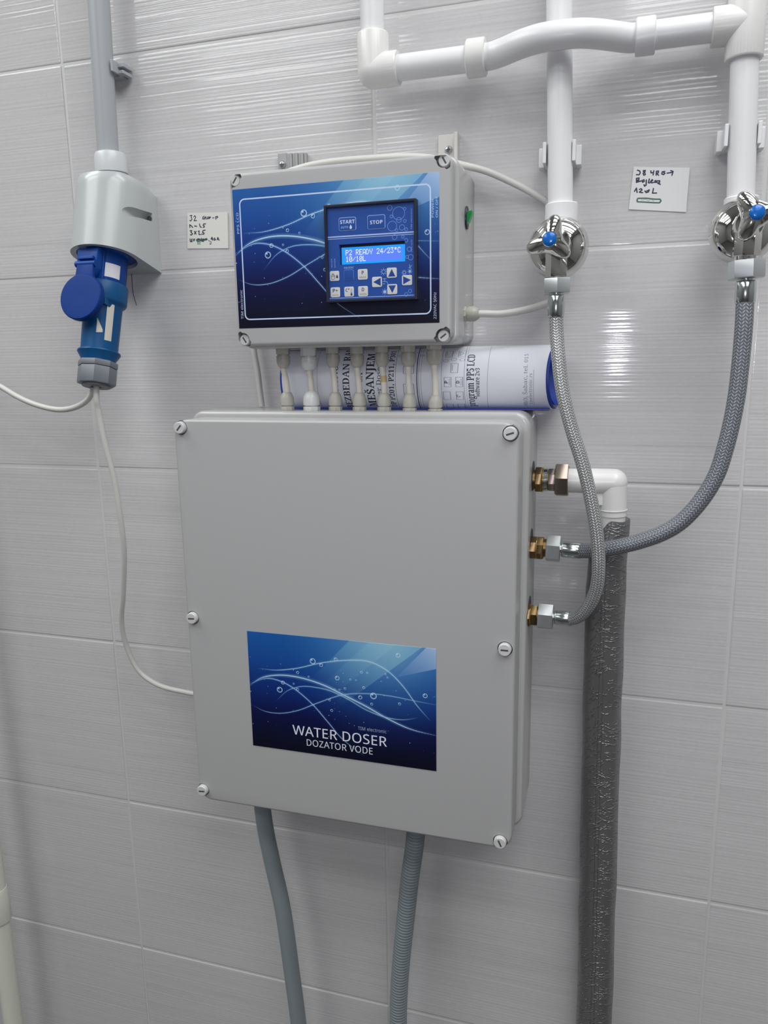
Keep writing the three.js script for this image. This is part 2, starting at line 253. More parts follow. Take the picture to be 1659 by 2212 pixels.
const panelPrint = canvas(1280, 1280, (x, W, H) => {
  x.fillStyle = '#1f4a99'; x.fillRect(0, 0, W, H);
  const rr = ([a, b, c, d], r = 22) => { x.beginPath(); const X = a * W, Y = c * H, w = (b - a) * W, h = (d - c) * H; x.moveTo(X + r, Y); x.arcTo(X + w, Y, X + w, Y + h, r); x.arcTo(X + w, Y + h, X, Y + h, r); x.arcTo(X, Y + h, X, Y, r); x.arcTo(X, Y, X + w, Y, r); x.closePath(); };
  const ink = '#9db4de';
  x.strokeStyle = ink; x.lineWidth = 7; rr(KEYS.start, 26); x.stroke(); rr(KEYS.stop, 26); x.stroke();
  fitText(x, 'START', 0.148 * W, 0.178 * H, 0.176 * W, 0.038 * H, 'sans-serif', '#c3cfe8', 'bold'); fitText(x, 'AUTO', 0.158 * W, 0.228 * H, 0.09 * W, 0.024 * H, 'sans-serif', '#8fa8d8', 'bold');
  fitText(x, 'STOP', 0.496 * W, 0.203 * H, 0.15 * W, 0.038 * H, 'sans-serif', '#c3cfe8', 'bold');
  const drop = (u, v, s, c) => { x.fillStyle = c; x.beginPath(); x.moveTo(u * W, v * H - s * 1.5); x.quadraticCurveTo(u * W + s * 0.9, v * H, u * W + s * 0.75, v * H + s * 0.35); x.arc(u * W, v * H + s * 0.35, s * 0.75, 0, Math.PI); x.quadraticCurveTo(u * W - s * 0.9, v * H, u * W, v * H - s * 1.5); x.fill(); };
  drop(0.275, 0.218, 24, '#cfd9ec');
  x.strokeStyle = '#a9bbe4'; x.lineWidth = 18; x.beginPath(); x.moveTo(0, 0.312 * H); x.lineTo(W, 0.312 * H); x.stroke(); x.lineWidth = 8; x.beginPath(); x.moveTo(0, 0.334 * H); x.lineTo(W, 0.334 * H); x.stroke(); x.beginPath(); x.moveTo(0, 0.98 * H); x.lineTo(W, 0.98 * H); x.stroke();
  x.strokeStyle = '#6f90cf'; x.lineWidth = 7; for (const [u, v, r] of [[0.725, 0.045, 34], [0.825, 0.108, 86], [0.892, 0.065, 18], [0.742, 0.135, 20], [0.826, 0.178, 34], [0.893, 0.192, 20], [0.75, 0.237, 66], [0.86, 0.258, 38], [0.80, 0.283, 18], [0.908, 0.28, 20], [0.777, 0.353, 34], [0.87, 0.355, 20], [0.906, 0.395, 24], [0.94, 0.49, 30], [0.915, 0.57, 20], [0.955, 0.575, 36], [0.945, 0.935, 24], [0.90, 0.97, 24]]) { x.beginPath(); x.arc(u * W, v * H, r, 0, 7); x.stroke(); }
  upText(x, 'TIM electronic', 0.975 * W, 0.285 * H, 0.22 * H, 20, 'sans-serif', '#8fa8d8'); upText(x, 'PP5 LCD', 0.975 * W, 0.52 * H, 0.13 * H, 20, 'sans-serif', '#8fa8d8');
  upText(x, 'WATER', 0.045 * W, 0.645 * H, 0.1 * H, 18, 'sans-serif', '#8fa8d8'); upText(x, 'DOSER', 0.082 * W, 0.645 * H, 0.1 * H, 18, 'sans-serif', '#8fa8d8');
  fitText(x, 'OK/ESC', 0.18 * W, 0.662 * H, 0.12 * W, 0.02 * H, 'sans-serif', '#8fa8d8', 'bold');
  x.strokeStyle = '#6787c8'; x.lineWidth = 5; rr(KEYS.ok); x.stroke();
  for (const k of ['hand', 'p', 'pplus', 'c', 'd', 'left', 'up', 'down', 'right']) { x.fillStyle = '#cdccc9'; rr(KEYS[k]); x.fill(); }
  const at = (k, u, v) => [(KEYS[k][0] + (KEYS[k][1] - KEYS[k][0]) * u) * W, (KEYS[k][2] + (KEYS[k][3] - KEYS[k][2]) * v) * H];
  const kt = (k, s, u, v, w, cap, c = '#1f3f80', b = 'bold') => { const [px, py] = at(k, u, v); fitText(x, s, px, py, w, cap, 'sans-serif', c, b); };
  kt('p', 'P', 0.36, 0.5, 42, 52); kt('p', 'PROG', 0.14, 0.86, 105, 24, '#7f8aa6'); kt('d', 'D', 0.34, 0.5, 46, 52); kt('d', 'DOZA', 0.14, 0.86, 105, 24, '#7f8aa6'); kt('pplus', 'P+', 0.18, 0.5, 92, 50); kt('pplus', 'AUTO', 0.2, 0.86, 92, 22, '#8f96aa'); kt('c', 'C°', 0.12, 0.5, 66, 46);
  const dr = (k, u, v, s) => { const [px, py] = at(k, u, v); drop(px / W, py / H, s, '#25407e'); }; dr('c', 0.74, 0.76, 19); dr('hand', 0.77, 0.58, 21);
  { const [px, py] = at('c', 0.74, 0.42); x.strokeStyle = '#7f8db0'; x.lineWidth = 6; x.strokeRect(px - 7, py - 24, 14, 50); }
  { const [px, py] = at('hand', 0.34, 0.6); x.strokeStyle = '#41506f'; x.lineWidth = 7; x.beginPath(); x.arc(px, py + 10, 26, -0.2, 3.3); x.lineTo(px - 30, py - 22); x.moveTo(px - 14, py); x.lineTo(px - 14, py - 42); x.lineTo(px, py - 46); x.lineTo(px + 2, py); x.moveTo(px + 2, py - 42); x.lineTo(px + 14, py - 40); x.lineTo(px + 16, py); x.moveTo(px + 26, py + 8); x.lineTo(px + 30, py - 26); x.stroke(); }
  const tri = (k, pts) => { x.fillStyle = '#1f4590'; x.beginPath(); pts.forEach(([u, v], i) => { const [px, py] = at(k, u, v); i ? x.lineTo(px, py) : x.moveTo(px, py); }); x.fill(); };
  tri('up', [[0.5, 0.12], [0.86, 0.88], [0.14, 0.88]]); tri('down', [[0.5, 0.88], [0.88, 0.12], [0.12, 0.12]]); tri('left', [[0.12, 0.5], [0.88, 0.1], [0.88, 0.9]]); tri('right', [[0.88, 0.5], [0.12, 0.1], [0.12, 0.9]]);
  const sun = (u, v, r, f) => { x.strokeStyle = '#8fa8d8'; x.fillStyle = '#9fb4dd'; x.lineWidth = 7; for (let i = 0; i < 8; i++) { const a = i * Math.PI / 4; x.beginPath(); x.moveTo(u * W + Math.cos(a) * r * 1.25, v * H + Math.sin(a) * r * 1.25); x.lineTo(u * W + Math.cos(a) * r * 1.9, v * H + Math.sin(a) * r * 1.9); x.stroke(); } x.beginPath(); x.arc(u * W, v * H, r, 0, 7); f ? x.fill() : x.stroke(); };
  sun(0.645, 0.715, 26, false); sun(0.655, 0.932, 24, true); sun(0.88, 0.735, 20, false); sun(0.945, 0.725, 18, true);
  x.strokeStyle = '#8fa8d8'; x.lineWidth = 7; x.beginPath(); x.moveTo(0.635 * W, 0.79 * H); x.lineTo(0.675 * W, 0.79 * H); x.moveTo(0.655 * W, 0.79 * H); x.lineTo(0.655 * W, 0.82 * H); x.moveTo(0.63 * W, 0.82 * H); x.lineTo(0.67 * W, 0.82 * H); x.quadraticCurveTo(0.695 * W, 0.825 * H, 0.69 * W, 0.86 * H); x.moveTo(0.63 * W, 0.845 * H); x.lineTo(0.66 * W, 0.845 * H); x.stroke();
  x.beginPath(); x.moveTo(0.93 * W, 0.69 * H); x.lineTo(0.97 * W, 0.66 * H); x.moveTo(0.94 * W, 0.65 * H); x.lineTo(0.955 * W, 0.7 * H); x.stroke();
});
const DOTS = { P: '11110 10001 10001 11110 10000 10000 10000', 2: '01110 10001 00001 00010 00100 01000 11111', R: '11110 10001 10001 11110 10100 10010 10001', E: '11111 10000 10000 11110 10000 10000 11111', A: '01110 10001 10001 10001 11111 10001 10001', D: '11100 10010 10001 10001 10001 10010 11100', Y: '10001 10001 10001 01010 00100 00100 00100', 4: '00010 00110 01010 10010 11111 00010 00010', '/': '00000 00001 00010 00100 01000 10000 00000', 3: '11111 00010 00100 00010 00001 10001 01110', '°': '01110 01010 01110 00000 00000 00000 00000', C: '01110 10001 10000 10000 10000 10001 01110', 1: '00100 01100 00100 00100 00100 00100 01110', 0: '01110 10001 10011 10101 11001 10001 01110', L: '10000 10000 10000 10000 10000 10000 11111' };
const lcdPrint = canvas(1120, 280, (x, W, H) => {
  x.fillStyle = '#1496ff'; x.fillRect(0, 0, W, H);
  x.fillStyle = '#5a7cf0'; x.fillRect(W * 0.055, H * 0.12, W * 0.9, H * 0.76);
  const p = 8.6, put = (s, ox, oy) => [...s].forEach((c, i) => { if (!DOTS[c]) return; DOTS[c].split(' ').forEach((row, j) => [...row].forEach((b, k) => { if (b === '1') { x.fillStyle = '#e2f6ff'; x.fillRect(ox + (i * 7.1 + k * 1.2) * p, oy + j * p * 1.5, p * 1.14, p * 1.42); } })); });
  put('P2 READY 24/23°C', W * 0.065, H * 0.15); put('10/10L', W * 0.065, H * 0.54);
});

// ---------------------------------------------------------------- dosing cabinet
function slotScrew(parent, x, y, z, r, h, turn, mat = M.screwGrey, gap = 0) {
  const s = part(parent, 'lid_screw', lathe([[0, 0], [r * 0.98, 0], [r, h * 0.5], [r * 0.94, h * 0.92], [r * 0.84, h], [0, h]], V(0, 0, 0), V(0, 0, 1), 36), mat); s.position.set(x, y, z); s.rotation.z = turn;
  part(s, 'slot', box(-r * 0.56, r * 0.56, -r * 0.13, r * 0.13, h - 0.0012, h + 0.00012, 0.0001, 1), M.slot);
  if (gap) part(s, 'gap_shade', ring(r * 0.5, gap, 0.0012, V(0, 0, 0.0022), V(0, 0, 1), 36), M.dark, 'dark ring painted as the shade in the gap around the screw');  // added dark ring: the shade of the screw gap, put in as colour
  return s;
}
function gland(parent, x, yBase, ySeam, yCap, z, r, mat) { // along y
  const d = Math.sign(yCap - yBase), g = part(parent, 'cable_gland', merge([hexNut(V(0, 0, 0), V(0, ySeam - yBase - d * 0.0012, 0), r * 1.0, 8, 0.3, 0.0006), cyl(V(0, ySeam - yBase - d * 0.0014, 0), V(0, ySeam - yBase + d * 0.001, 0), r * 0.82)]), mat); g.position.set(x, yBase, z);
  const L = Math.abs(yCap - ySeam), c = part(g, 'dome_nut', lathe([[0.002, 0], [r * 0.98, 0], [r, L * 0.06], [r, L * 0.5], [r * 0.93, L * 0.66], [r * 0.74, L * 0.88], [r * 0.62, L * 0.98], [r * 0.56, L], [0.002, L]], V(0, 0, 0), V(0, d, 0), 14), mat); c.position.y = ySeam - yBase + d * 0.0002;
  return g;
}
const CAB = { x0: -0.2045, x1: 0.1865, y0: 0.862, y1: 1.3335, z: 0.082 };
const SCREWS = [[-0.1915, 1.3182, 0.85], [0.1722, 1.3163, 0.3], [-0.1925, 1.0972, 0.05], [0.1702, 1.0942, 0.0], [-0.1945, 0.8762, 0.1], [0.1685, 0.8722, -1.15]];
const cab = thing('dosing_cabinet', 'large light grey plastic enclosure with blue WATER DOSER label, mounted on the tiles', 'enclosure');
{
  const body = polyExtrude(rrect(CAB.x0, CAB.x1, CAB.y0, CAB.y1, 0.016), CAB.z, 0.004, [], 4, 12);
  part(cab, 'body', body, M.enclosureGlossy);
  part(cab, 'gasket', (() => { const g = polyExtrude(rrect(-0.196, 0.1765, 0.868, 1.3225, 0.012), 0.006, 0.0005); g.translate(0, 0, CAB.z - 0.002); return g; })(), M.slot, 'thin dark gasket line under the lid');
  let lid = polyExtrude(rrect(-0.2005, 0.1805, 0.8635, 1.327, 0.0165), 0.0425, 0.0025, [], 3, 16); lid.translate(0, 0, 0.0825);
  lid = sub(lid, ...SCREWS.map(([x, y]) => cyl(V(x, y, 0.112), V(x, y, 0.14), 0.0079, 0.0079, 40)));
  part(cab, 'lid', lid, M.enclosure);
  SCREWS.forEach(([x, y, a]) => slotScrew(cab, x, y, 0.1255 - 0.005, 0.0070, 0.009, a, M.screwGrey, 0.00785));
  const lab = uvPlane(box(-0.1235, 0.0975, 0.9452, 1.0872, 0.1251, 0.1255, 0.0001, 1), -0.1235, 0.0975, 0.9452, 1.0872);
  part(cab, 'front_label', lab, std(0xffffff, 0.28, { map: cabinetPrint }), 'blue printed label with light waves and bubbles reading WATER DOSER');
  [[-0.0888, 0.0078], [-0.0590, 0.0096], [-0.0306, 0.0076], [-0.0023, 0.0076], [0.0263, 0.0076], [0.0551, 0.0076], [0.0836, 0.0076]].forEach(([x, r], i) => gland(cab, x, CAB.y1 - 0.0006, 1.3393 - [0, 0, 0, 0.0003, 0.0006, 0.0024, 0.0038][i] * 0.6, 1.3540 - [0, -0.001, 0.0002, 0.0007, 0.0012, 0.0018, 0.0038][i], 0.065, r, i === 1 ? M.glandPale : M.gland));
  // water ports on the right side
  const sx = CAB.x1, dx = V(1, 0, 0);
  const f1 = part(cab, 'brass_fitting', merge([cyl(V(sx - 0.004, 1.2586, 0.0425), V(sx + 0.003, 1.2586, 0.0425), 0.0105), hexNut(V(sx + 0.003, 1.2587, 0.0425), V(sx + 0.0105, 1.2587, 0.0425), 0.0142, 8, 0.2), cyl(V(sx + 0.0105, 1.2588, 0.0425), V(sx + 0.020, 1.2588, 0.0425), 0.0108)]), M.brass, 'brass coupling of the topmost port');
  part(f1, 'bright_rim', ring(0.0106, 0.0137, 0.0012, V(sx + 0.0104, 1.2587, 0.0425), dx), M.brassBright);
  part(f1, 'thread_seal', ring(0.0106, 0.0124, 0.0045, V(sx + 0.0116, 1.2588, 0.0425), dx), M.ferrule);
  const f2 = part(cab, 'brass_fitting', merge([hexNut(V(sx - 0.002, 1.1846, 0.05), V(sx + 0.0068, 1.1846, 0.05), 0.0128, 8, 0.1), hexNut(V(sx + 0.0068, 1.1847, 0.05), V(sx + 0.014, 1.1847, 0.05), 0.0124, 8, 0.3), cyl(V(sx + 0.0138, 1.185, 0.05), V(sx + 0.019, 1.185, 0.05), 0.0098)]), M.brass, 'brass coupling of the middle port');
  part(f2, 'bright_rim', ring(0.0104, 0.0126, 0.0012, V(sx + 0.0063, 1.1846, 0.05), dx), M.brassBright);
  const f3 = part(cab, 'brass_fitting', merge([hexNut(V(sx - 0.002, 1.1087, 0.055), V(sx + 0.0026, 1.1087, 0.055), 0.0132, 8, 0.0), hexNut(V(sx + 0.0026, 1.1087, 0.055), V(sx + 0.0095, 1.1087, 0.055), 0.0122, 6, 0.15), cyl(V(sx + 0.0094, 1.1088, 0.055), V(sx + 0.012, 1.1088, 0.055), 0.0098)]), M.brass, 'brass coupling of the lowest port');
  part(f3, 'bright_rim', ring(0.0104, 0.0130, 0.001, V(sx + 0.002, 1.1087, 0.055), dx), M.brassBright);
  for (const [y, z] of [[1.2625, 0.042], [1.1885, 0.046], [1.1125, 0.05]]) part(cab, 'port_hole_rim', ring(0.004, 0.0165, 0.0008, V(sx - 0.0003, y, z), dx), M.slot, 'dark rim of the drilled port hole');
}

// ---------------------------------------------------------------- control box
const cb = thing('control_box', 'smaller grey control box with blue front and lit display, above the large enclosure', 'control box');
{
  const x0 = -0.1275, x1 = 0.1125, y0 = 1.4035, y1 = 1.5815;
  part(cb, 'body', polyExtrude(rrect(x0, x1 + 0.0005, y0 - 0.001, y1 + 0.001, 0.011), 0.089, 0.003, [], 4, 10), M.enclosureGlossy);
  const SC = [[-0.1215, 1.5745, 0.95], [0.1015, 1.5755, -1.05], [-0.1195, 1.4118, -1.0], [0.1005, 1.4110, 0.65]];
  const holes = SC.map(([x, y], i) => { // teardrop screw pockets
    const a = [-0.8, -2.3, 0.8, 2.3][i] + 0.0, p = [], r = 0.0072, n = 30; const sgnx = x < 0 ? 1 : -1, sgny = y > 1.5 ? -1 : 1;
    for (let k = 0; k < n; k++) { const t = k / n * Math.PI * 2, c = Math.cos(t), s = Math.sin(t), d = Math.abs(c * sgnx - s * sgny) > 1.1 && (c * sgnx + s * sgny) > -0.8 ? 1.32 : 1.03; const px = x + r * c * d, py = y + r * s * d; const qx = Math.max(x0 + 0.0018, Math.min(x1 - 0.0045, px)), qy = Math.max(y0 + 0.0018, Math.min(y1 - 0.0018, py)); p.push([qx, qy]); }
    return p;
  });
  let lid = polyExtrude(rrect(x0 + 0.0005, x1 - 0.003, y0 + 0.0015, y1 - 0.0005, 0.0105), 0.0175, 0.0035, [], 4, 12); lid.translate(0, 0, 0.0878);
  lid = sub(lid, ...holes.map(h => { const g = polyExtrude(h, 0.03, 0); g.translate(0, 0, 0.093); return g; }));
  part(cb, 'lid', lid, M.enclosure);
  SC.forEach(([x, y, a]) => slotScrew(cb, x, y, 0.0908, 0.0063, 0.0118, a));
  const lab = uvPlane(box(-0.1236, 0.0973, 1.4239, 1.5647, 0.1050, 0.1055, 0.0001, 1), -0.1236, 0.0973, 1.4239, 1.5647);
  part(cb, 'front_label', lab, std(0xffffff, 0.28, { map: boxPrint }), 'blue printed front label with waves and a rounded white outline');
  // operating panel, 96 x 96 mm
  const px0 = -0.0197, px1 = 0.0763, py0 = 1.4465, py1 = 1.5413, fx0 = px0 + 0.0028, fx1 = px1 - 0.0028, fy0 = py0 + 0.0028, fy1 = py1 - 0.0028, U = (u) => fx0 + (fx1 - fx0) * u, T = (v) => fy1 - (fy1 - fy0) * v;
  const bz = rrect(px0, px1, py0, py1, 0.0012), inner = new THREE.Path(); inner.moveTo(fx0, fy0); inner.lineTo(fx0, fy1); inner.lineTo(fx1, fy1); inner.lineTo(fx1, fy0); inner.lineTo(fx0, fy0);
  const bezel = polyExtrude(bz, 0.0075, 0.0006, [inner]); bezel.translate(0, 0, 0.1054);
  const panel = part(cb, 'operating_panel', bezel, M.black, 'black square frame of the operating panel');
  const fs = rrect(fx0 - 0.0004, fx1 + 0.0004, fy0 - 0.0004, fy1 + 0.0004, 0.0004), win = new THREE.Path(), [wx0, wx1, wy0, wy1] = [U(0.133), U(0.893), T(0.618), T(0.398)];
  win.moveTo(wx0, wy0); win.lineTo(wx0, wy1); win.lineTo(wx1, wy1); win.lineTo(wx1, wy0); win.lineTo(wx0, wy0);
  const face = uvPlane(polyExtrude(fs, 0.004, 0, [win]), fx0, fx1, fy0, fy1); face.translate(0, 0, 0.1062);
  const pmat = std(0xffffff, 0.35, { map: panelPrint }); part(panel, 'keypad_foil', face, pmat, 'blue printed keypad foil');
  const lx0 = U(0.147), lx1 = U(0.886), ly0 = T(0.611), ly1 = T(0.428);
  part(panel, 'display_well', box(wx0, wx1, wy0, wy1, 0.1056, 0.1066, 0.0001, 1), M.black);
  part(panel, 'display', uvPlane(box(lx0, lx1, ly0, ly1, 0.1064, 0.1072, 0.0001, 1), lx0, lx1, ly0, ly1), new THREE.MeshStandardMaterial({ color: 0x05070c, roughness: 0.3, emissive: 0xffffff, emissiveMap: lcdPrint, emissiveIntensity: 1.15 }), 'lit blue two-line display reading P2 READY 24/23°C');
  for (const k of Object.keys(KEYS)) {
    const [a, b, c, d] = KEYS[k], g = uvPlane(polyExtrude(rrect(U(a), U(b), T(d), T(c), 0.0016), 0.0005, 0.00015), fx0, fx1, fy0, fy1); g.translate(0, 0, 0.1101);
    part(panel, 'key', g, pmat);
  }
  const ll = new THREE.RectAreaLight(new THREE.Color(0.1, 0.35, 1), 0.6, lx1 - lx0, ly1 - ly0); ll.position.set((lx0 + lx1) / 2, (ly0 + ly1) / 2, 0.1076); ll.lookAt(ll.position.x, ll.position.y, 1); ll.name = 'display_source'; scene.add(ll);
  // lit rocker switch on the right side
  const sw = new THREE.Shape(); sw.absellipse(0, 0, 0.0085, 0.0114, 0, Math.PI * 2);
  const bezelS = polyExtrude(sw, 0.002, 0.0006); bezelS.rotateY(Math.PI / 2); bezelS.translate(0.1128, 1.5308, 0.049);
  const s = part(cb, 'power_switch', bezelS, M.black, 'black oval bezel of the power switch');
  const rk = new THREE.ExtrudeGeometry(new THREE.Shape([[-0.0055, 0], [0.0055, 0], [0.0058, 0.0046], [0.003, 0.0044], [-0.004, 0.0016]].map(p => new THREE.Vector2(...p))), { depth: 0.0086, bevelEnabled: true, bevelThickness: 0.0005, bevelSize: 0.0005, bevelSegments: 2 });
  rk.translate(0, 0, -0.0043); rk.rotateZ(-Math.PI / 2); rk.rotateX(Math.PI); rk.translate(0.1146, 1.5308, 0.049);
  part(s, 'rocker', rk, new THREE.MeshPhysicalMaterial({ color: lin(0.008, 0.15, 0.035), roughness: 0.25, emissive: lin(0.0, 0.06, 0.014), emissiveIntensity: 1 }), 'lit green rocker');
  // glands: seven below, one on the right
  [[-0.0916, 0.0078], [-0.0606, 0.0092], [-0.0322, 0.0074], [-0.0038, 0.0075], [0.0246, 0.0074], [0.0543, 0.0082], [0.0825, 0.0084]].forEach(([x, r], i) => gland(cb, x, y0 - 0.0004, 1.3948 - [0, 0.002, 0, 0.0008, 0, 0, -0.0022][i], 1.3812 - [0, 0.003, 0, 0.0005, 0, 0, -0.0015][i], 0.065, r, i === 1 ? M.glandPale : M.gland));
  const sg = gland(cb, 0, 0, 0.004, 0.0155, 0, 0.0079, M.gland); sg.rotation.z = -Math.PI / 2; sg.position.set(0.1126, 1.4342, 0.054);
  // mounting brackets that stick out above the box
  const mb = part(cb, 'mounting_bracket', merge([box(0.0738, 0.0935, 1.54, 1.6245, 0.0005, 0.006, 0.001), box(0.0925, 0.0965, 1.54, 1.6245, 0.0005, 0.013, 0.001)]), M.bracket, 'pale angled mounting bracket with a cross-head screw');
  const cross = (p, x, y, z) => { const q = part(p, 'screw', lathe([[0, 0], [0.0044, 0], [0.0042, 0.0012], [0.003, 0.0026], [0, 0.0031]], V(x, y, z), V(0, 0, 1), 24), M.steel); part(q, 'cross_recess', merge([box(x - 0.0024, x + 0.0024, y - 0.0005, y + 0.0005, z + 0.0023, z + 0.0032, 0.0001, 1), box(x - 0.0005, x + 0.0005, y - 0.0024, y + 0.0024, z + 0.0023, z + 0.0032, 0.0001, 1)]), M.slot); };
  cross(mb, 0.0855, 1.6085, 0.006);
  const ml = part(cb, 'mounting_bracket', merge([box(-0.1145, -0.1035, 1.54, 1.6225, 0.0005, 0.006, 0.001), ...[0, 1, 2, 3, 4, 5, 6].map(i => box(-0.1035 + i * 0.0035, -0.1035 + i * 0.0035 + 0.0032, 1.54, 1.6215 - i * 0.0002, 0.0005, 0.0055 + (i % 2) * 0.0012, 0.0005, 1))]), M.bracketGrey, 'grey ribbed mounting bracket');
  cross(ml, -0.1085, 1.6095, 0.006);
}

// ---------------------------------------------------------------- short cables between the two boxes
[[-0.0922, -0.0880], [-0.0612, -0.0584], [-0.0326, -0.0302], [-0.0041, -0.0019], [0.0244, 0.0265], [0.0542, 0.0552], [0.0825, 0.0837]].forEach(([xa, xb], i) => {
  const bow = [0.001, 0.0004, 0.0006, 0.0002, 0.0008, -0.0004, 0.0003][i];
  const label = ['short white cable between the boxes, first from the left, beside the paper roll', 'short white cable between the boxes, held by the pale whitish cable glands', 'short white cable between the boxes, third from the left, just before the word BEZBEDAN', 'short white cable between the boxes, middle one of seven, left of the word MEŠANJEM', 'short white cable between the boxes with a yellowish stain halfway', 'short white cable between the boxes, second from the right', 'short white cable between the boxes, first from the right'][i];
  const pts = [V(xa, 1.3905, 0.065), V(xa, 1.382, 0.065), V((xa + xb) / 2 + bow, 1.368, 0.0655), V(xb, 1.353, 0.065), V(xb, 1.344, 0.065)];
  const t = thing('signal_cable', label, 'cable', 'short cables between the control box and the large enclosure');
  part(t, 'sheath', sweep(pts, 0.0033, 24, 14), M.cableWhite);
  if (i === 4) part(t, 'stain', sweep([V((xa + xb) / 2 + bow - 0.0003, 1.3715, 0.0655), V((xa + xb) / 2 + bow, 1.368, 0.0655), V((xa + xb) / 2 + bow + 0.0003, 1.3645, 0.0655)], 0.00335, 6, 14), std(lin(0.55, 0.40, 0.22), 0.5), 'yellowish tape stain');
});

// ---------------------------------------------------------------- supply cable: side gland, behind the valve, over the box, down to the cabinet
solo('supply_cable', sweep([V(0.118, 1.4342, 0.054), V(0.132, 1.4341, 0.054), V(0.15, 1.4336, 0.049), V(0.174, 1.4372, 0.043), V(0.197, 1.4446, 0.034), V(0.209, 1.457, 0.019), V(0.2115, 1.478, 0.0075), V(0.210, 1.503, 0.0052), V(0.2055, 1.527, 0.0052), V(0.195, 1.5445, 0.0065), V(0.177, 1.557, 0.010), V(0.1528, 1.570, 0.014), V(0.1284, 1.5812, 0.018), V(0.1038, 1.5888, 0.020), V(0.078, 1.5965, 0.020), V(0.0534, 1.6012, 0.020), V(0.0014, 1.6040, 0.020), V(-0.0525, 1.6040, 0.020), V(-0.086, 1.6005, 0.0185), V(-0.118, 1.592, 0.016), V(-0.142, 1.572, 0.013), V(-0.150, 1.50, 0.010), V(-0.1535, 1.42, 0.010), V(-0.1532, 1.4001, 0.012), V(-0.150, 1.378, 0.012), V(-0.1478, 1.3502, 0.012), V(-0.1462, 1.3345, 0.012)], 0.0036, 320, 14), M.cable, 'thin white cable looping from the side gland of the control box over its top', 'cable');

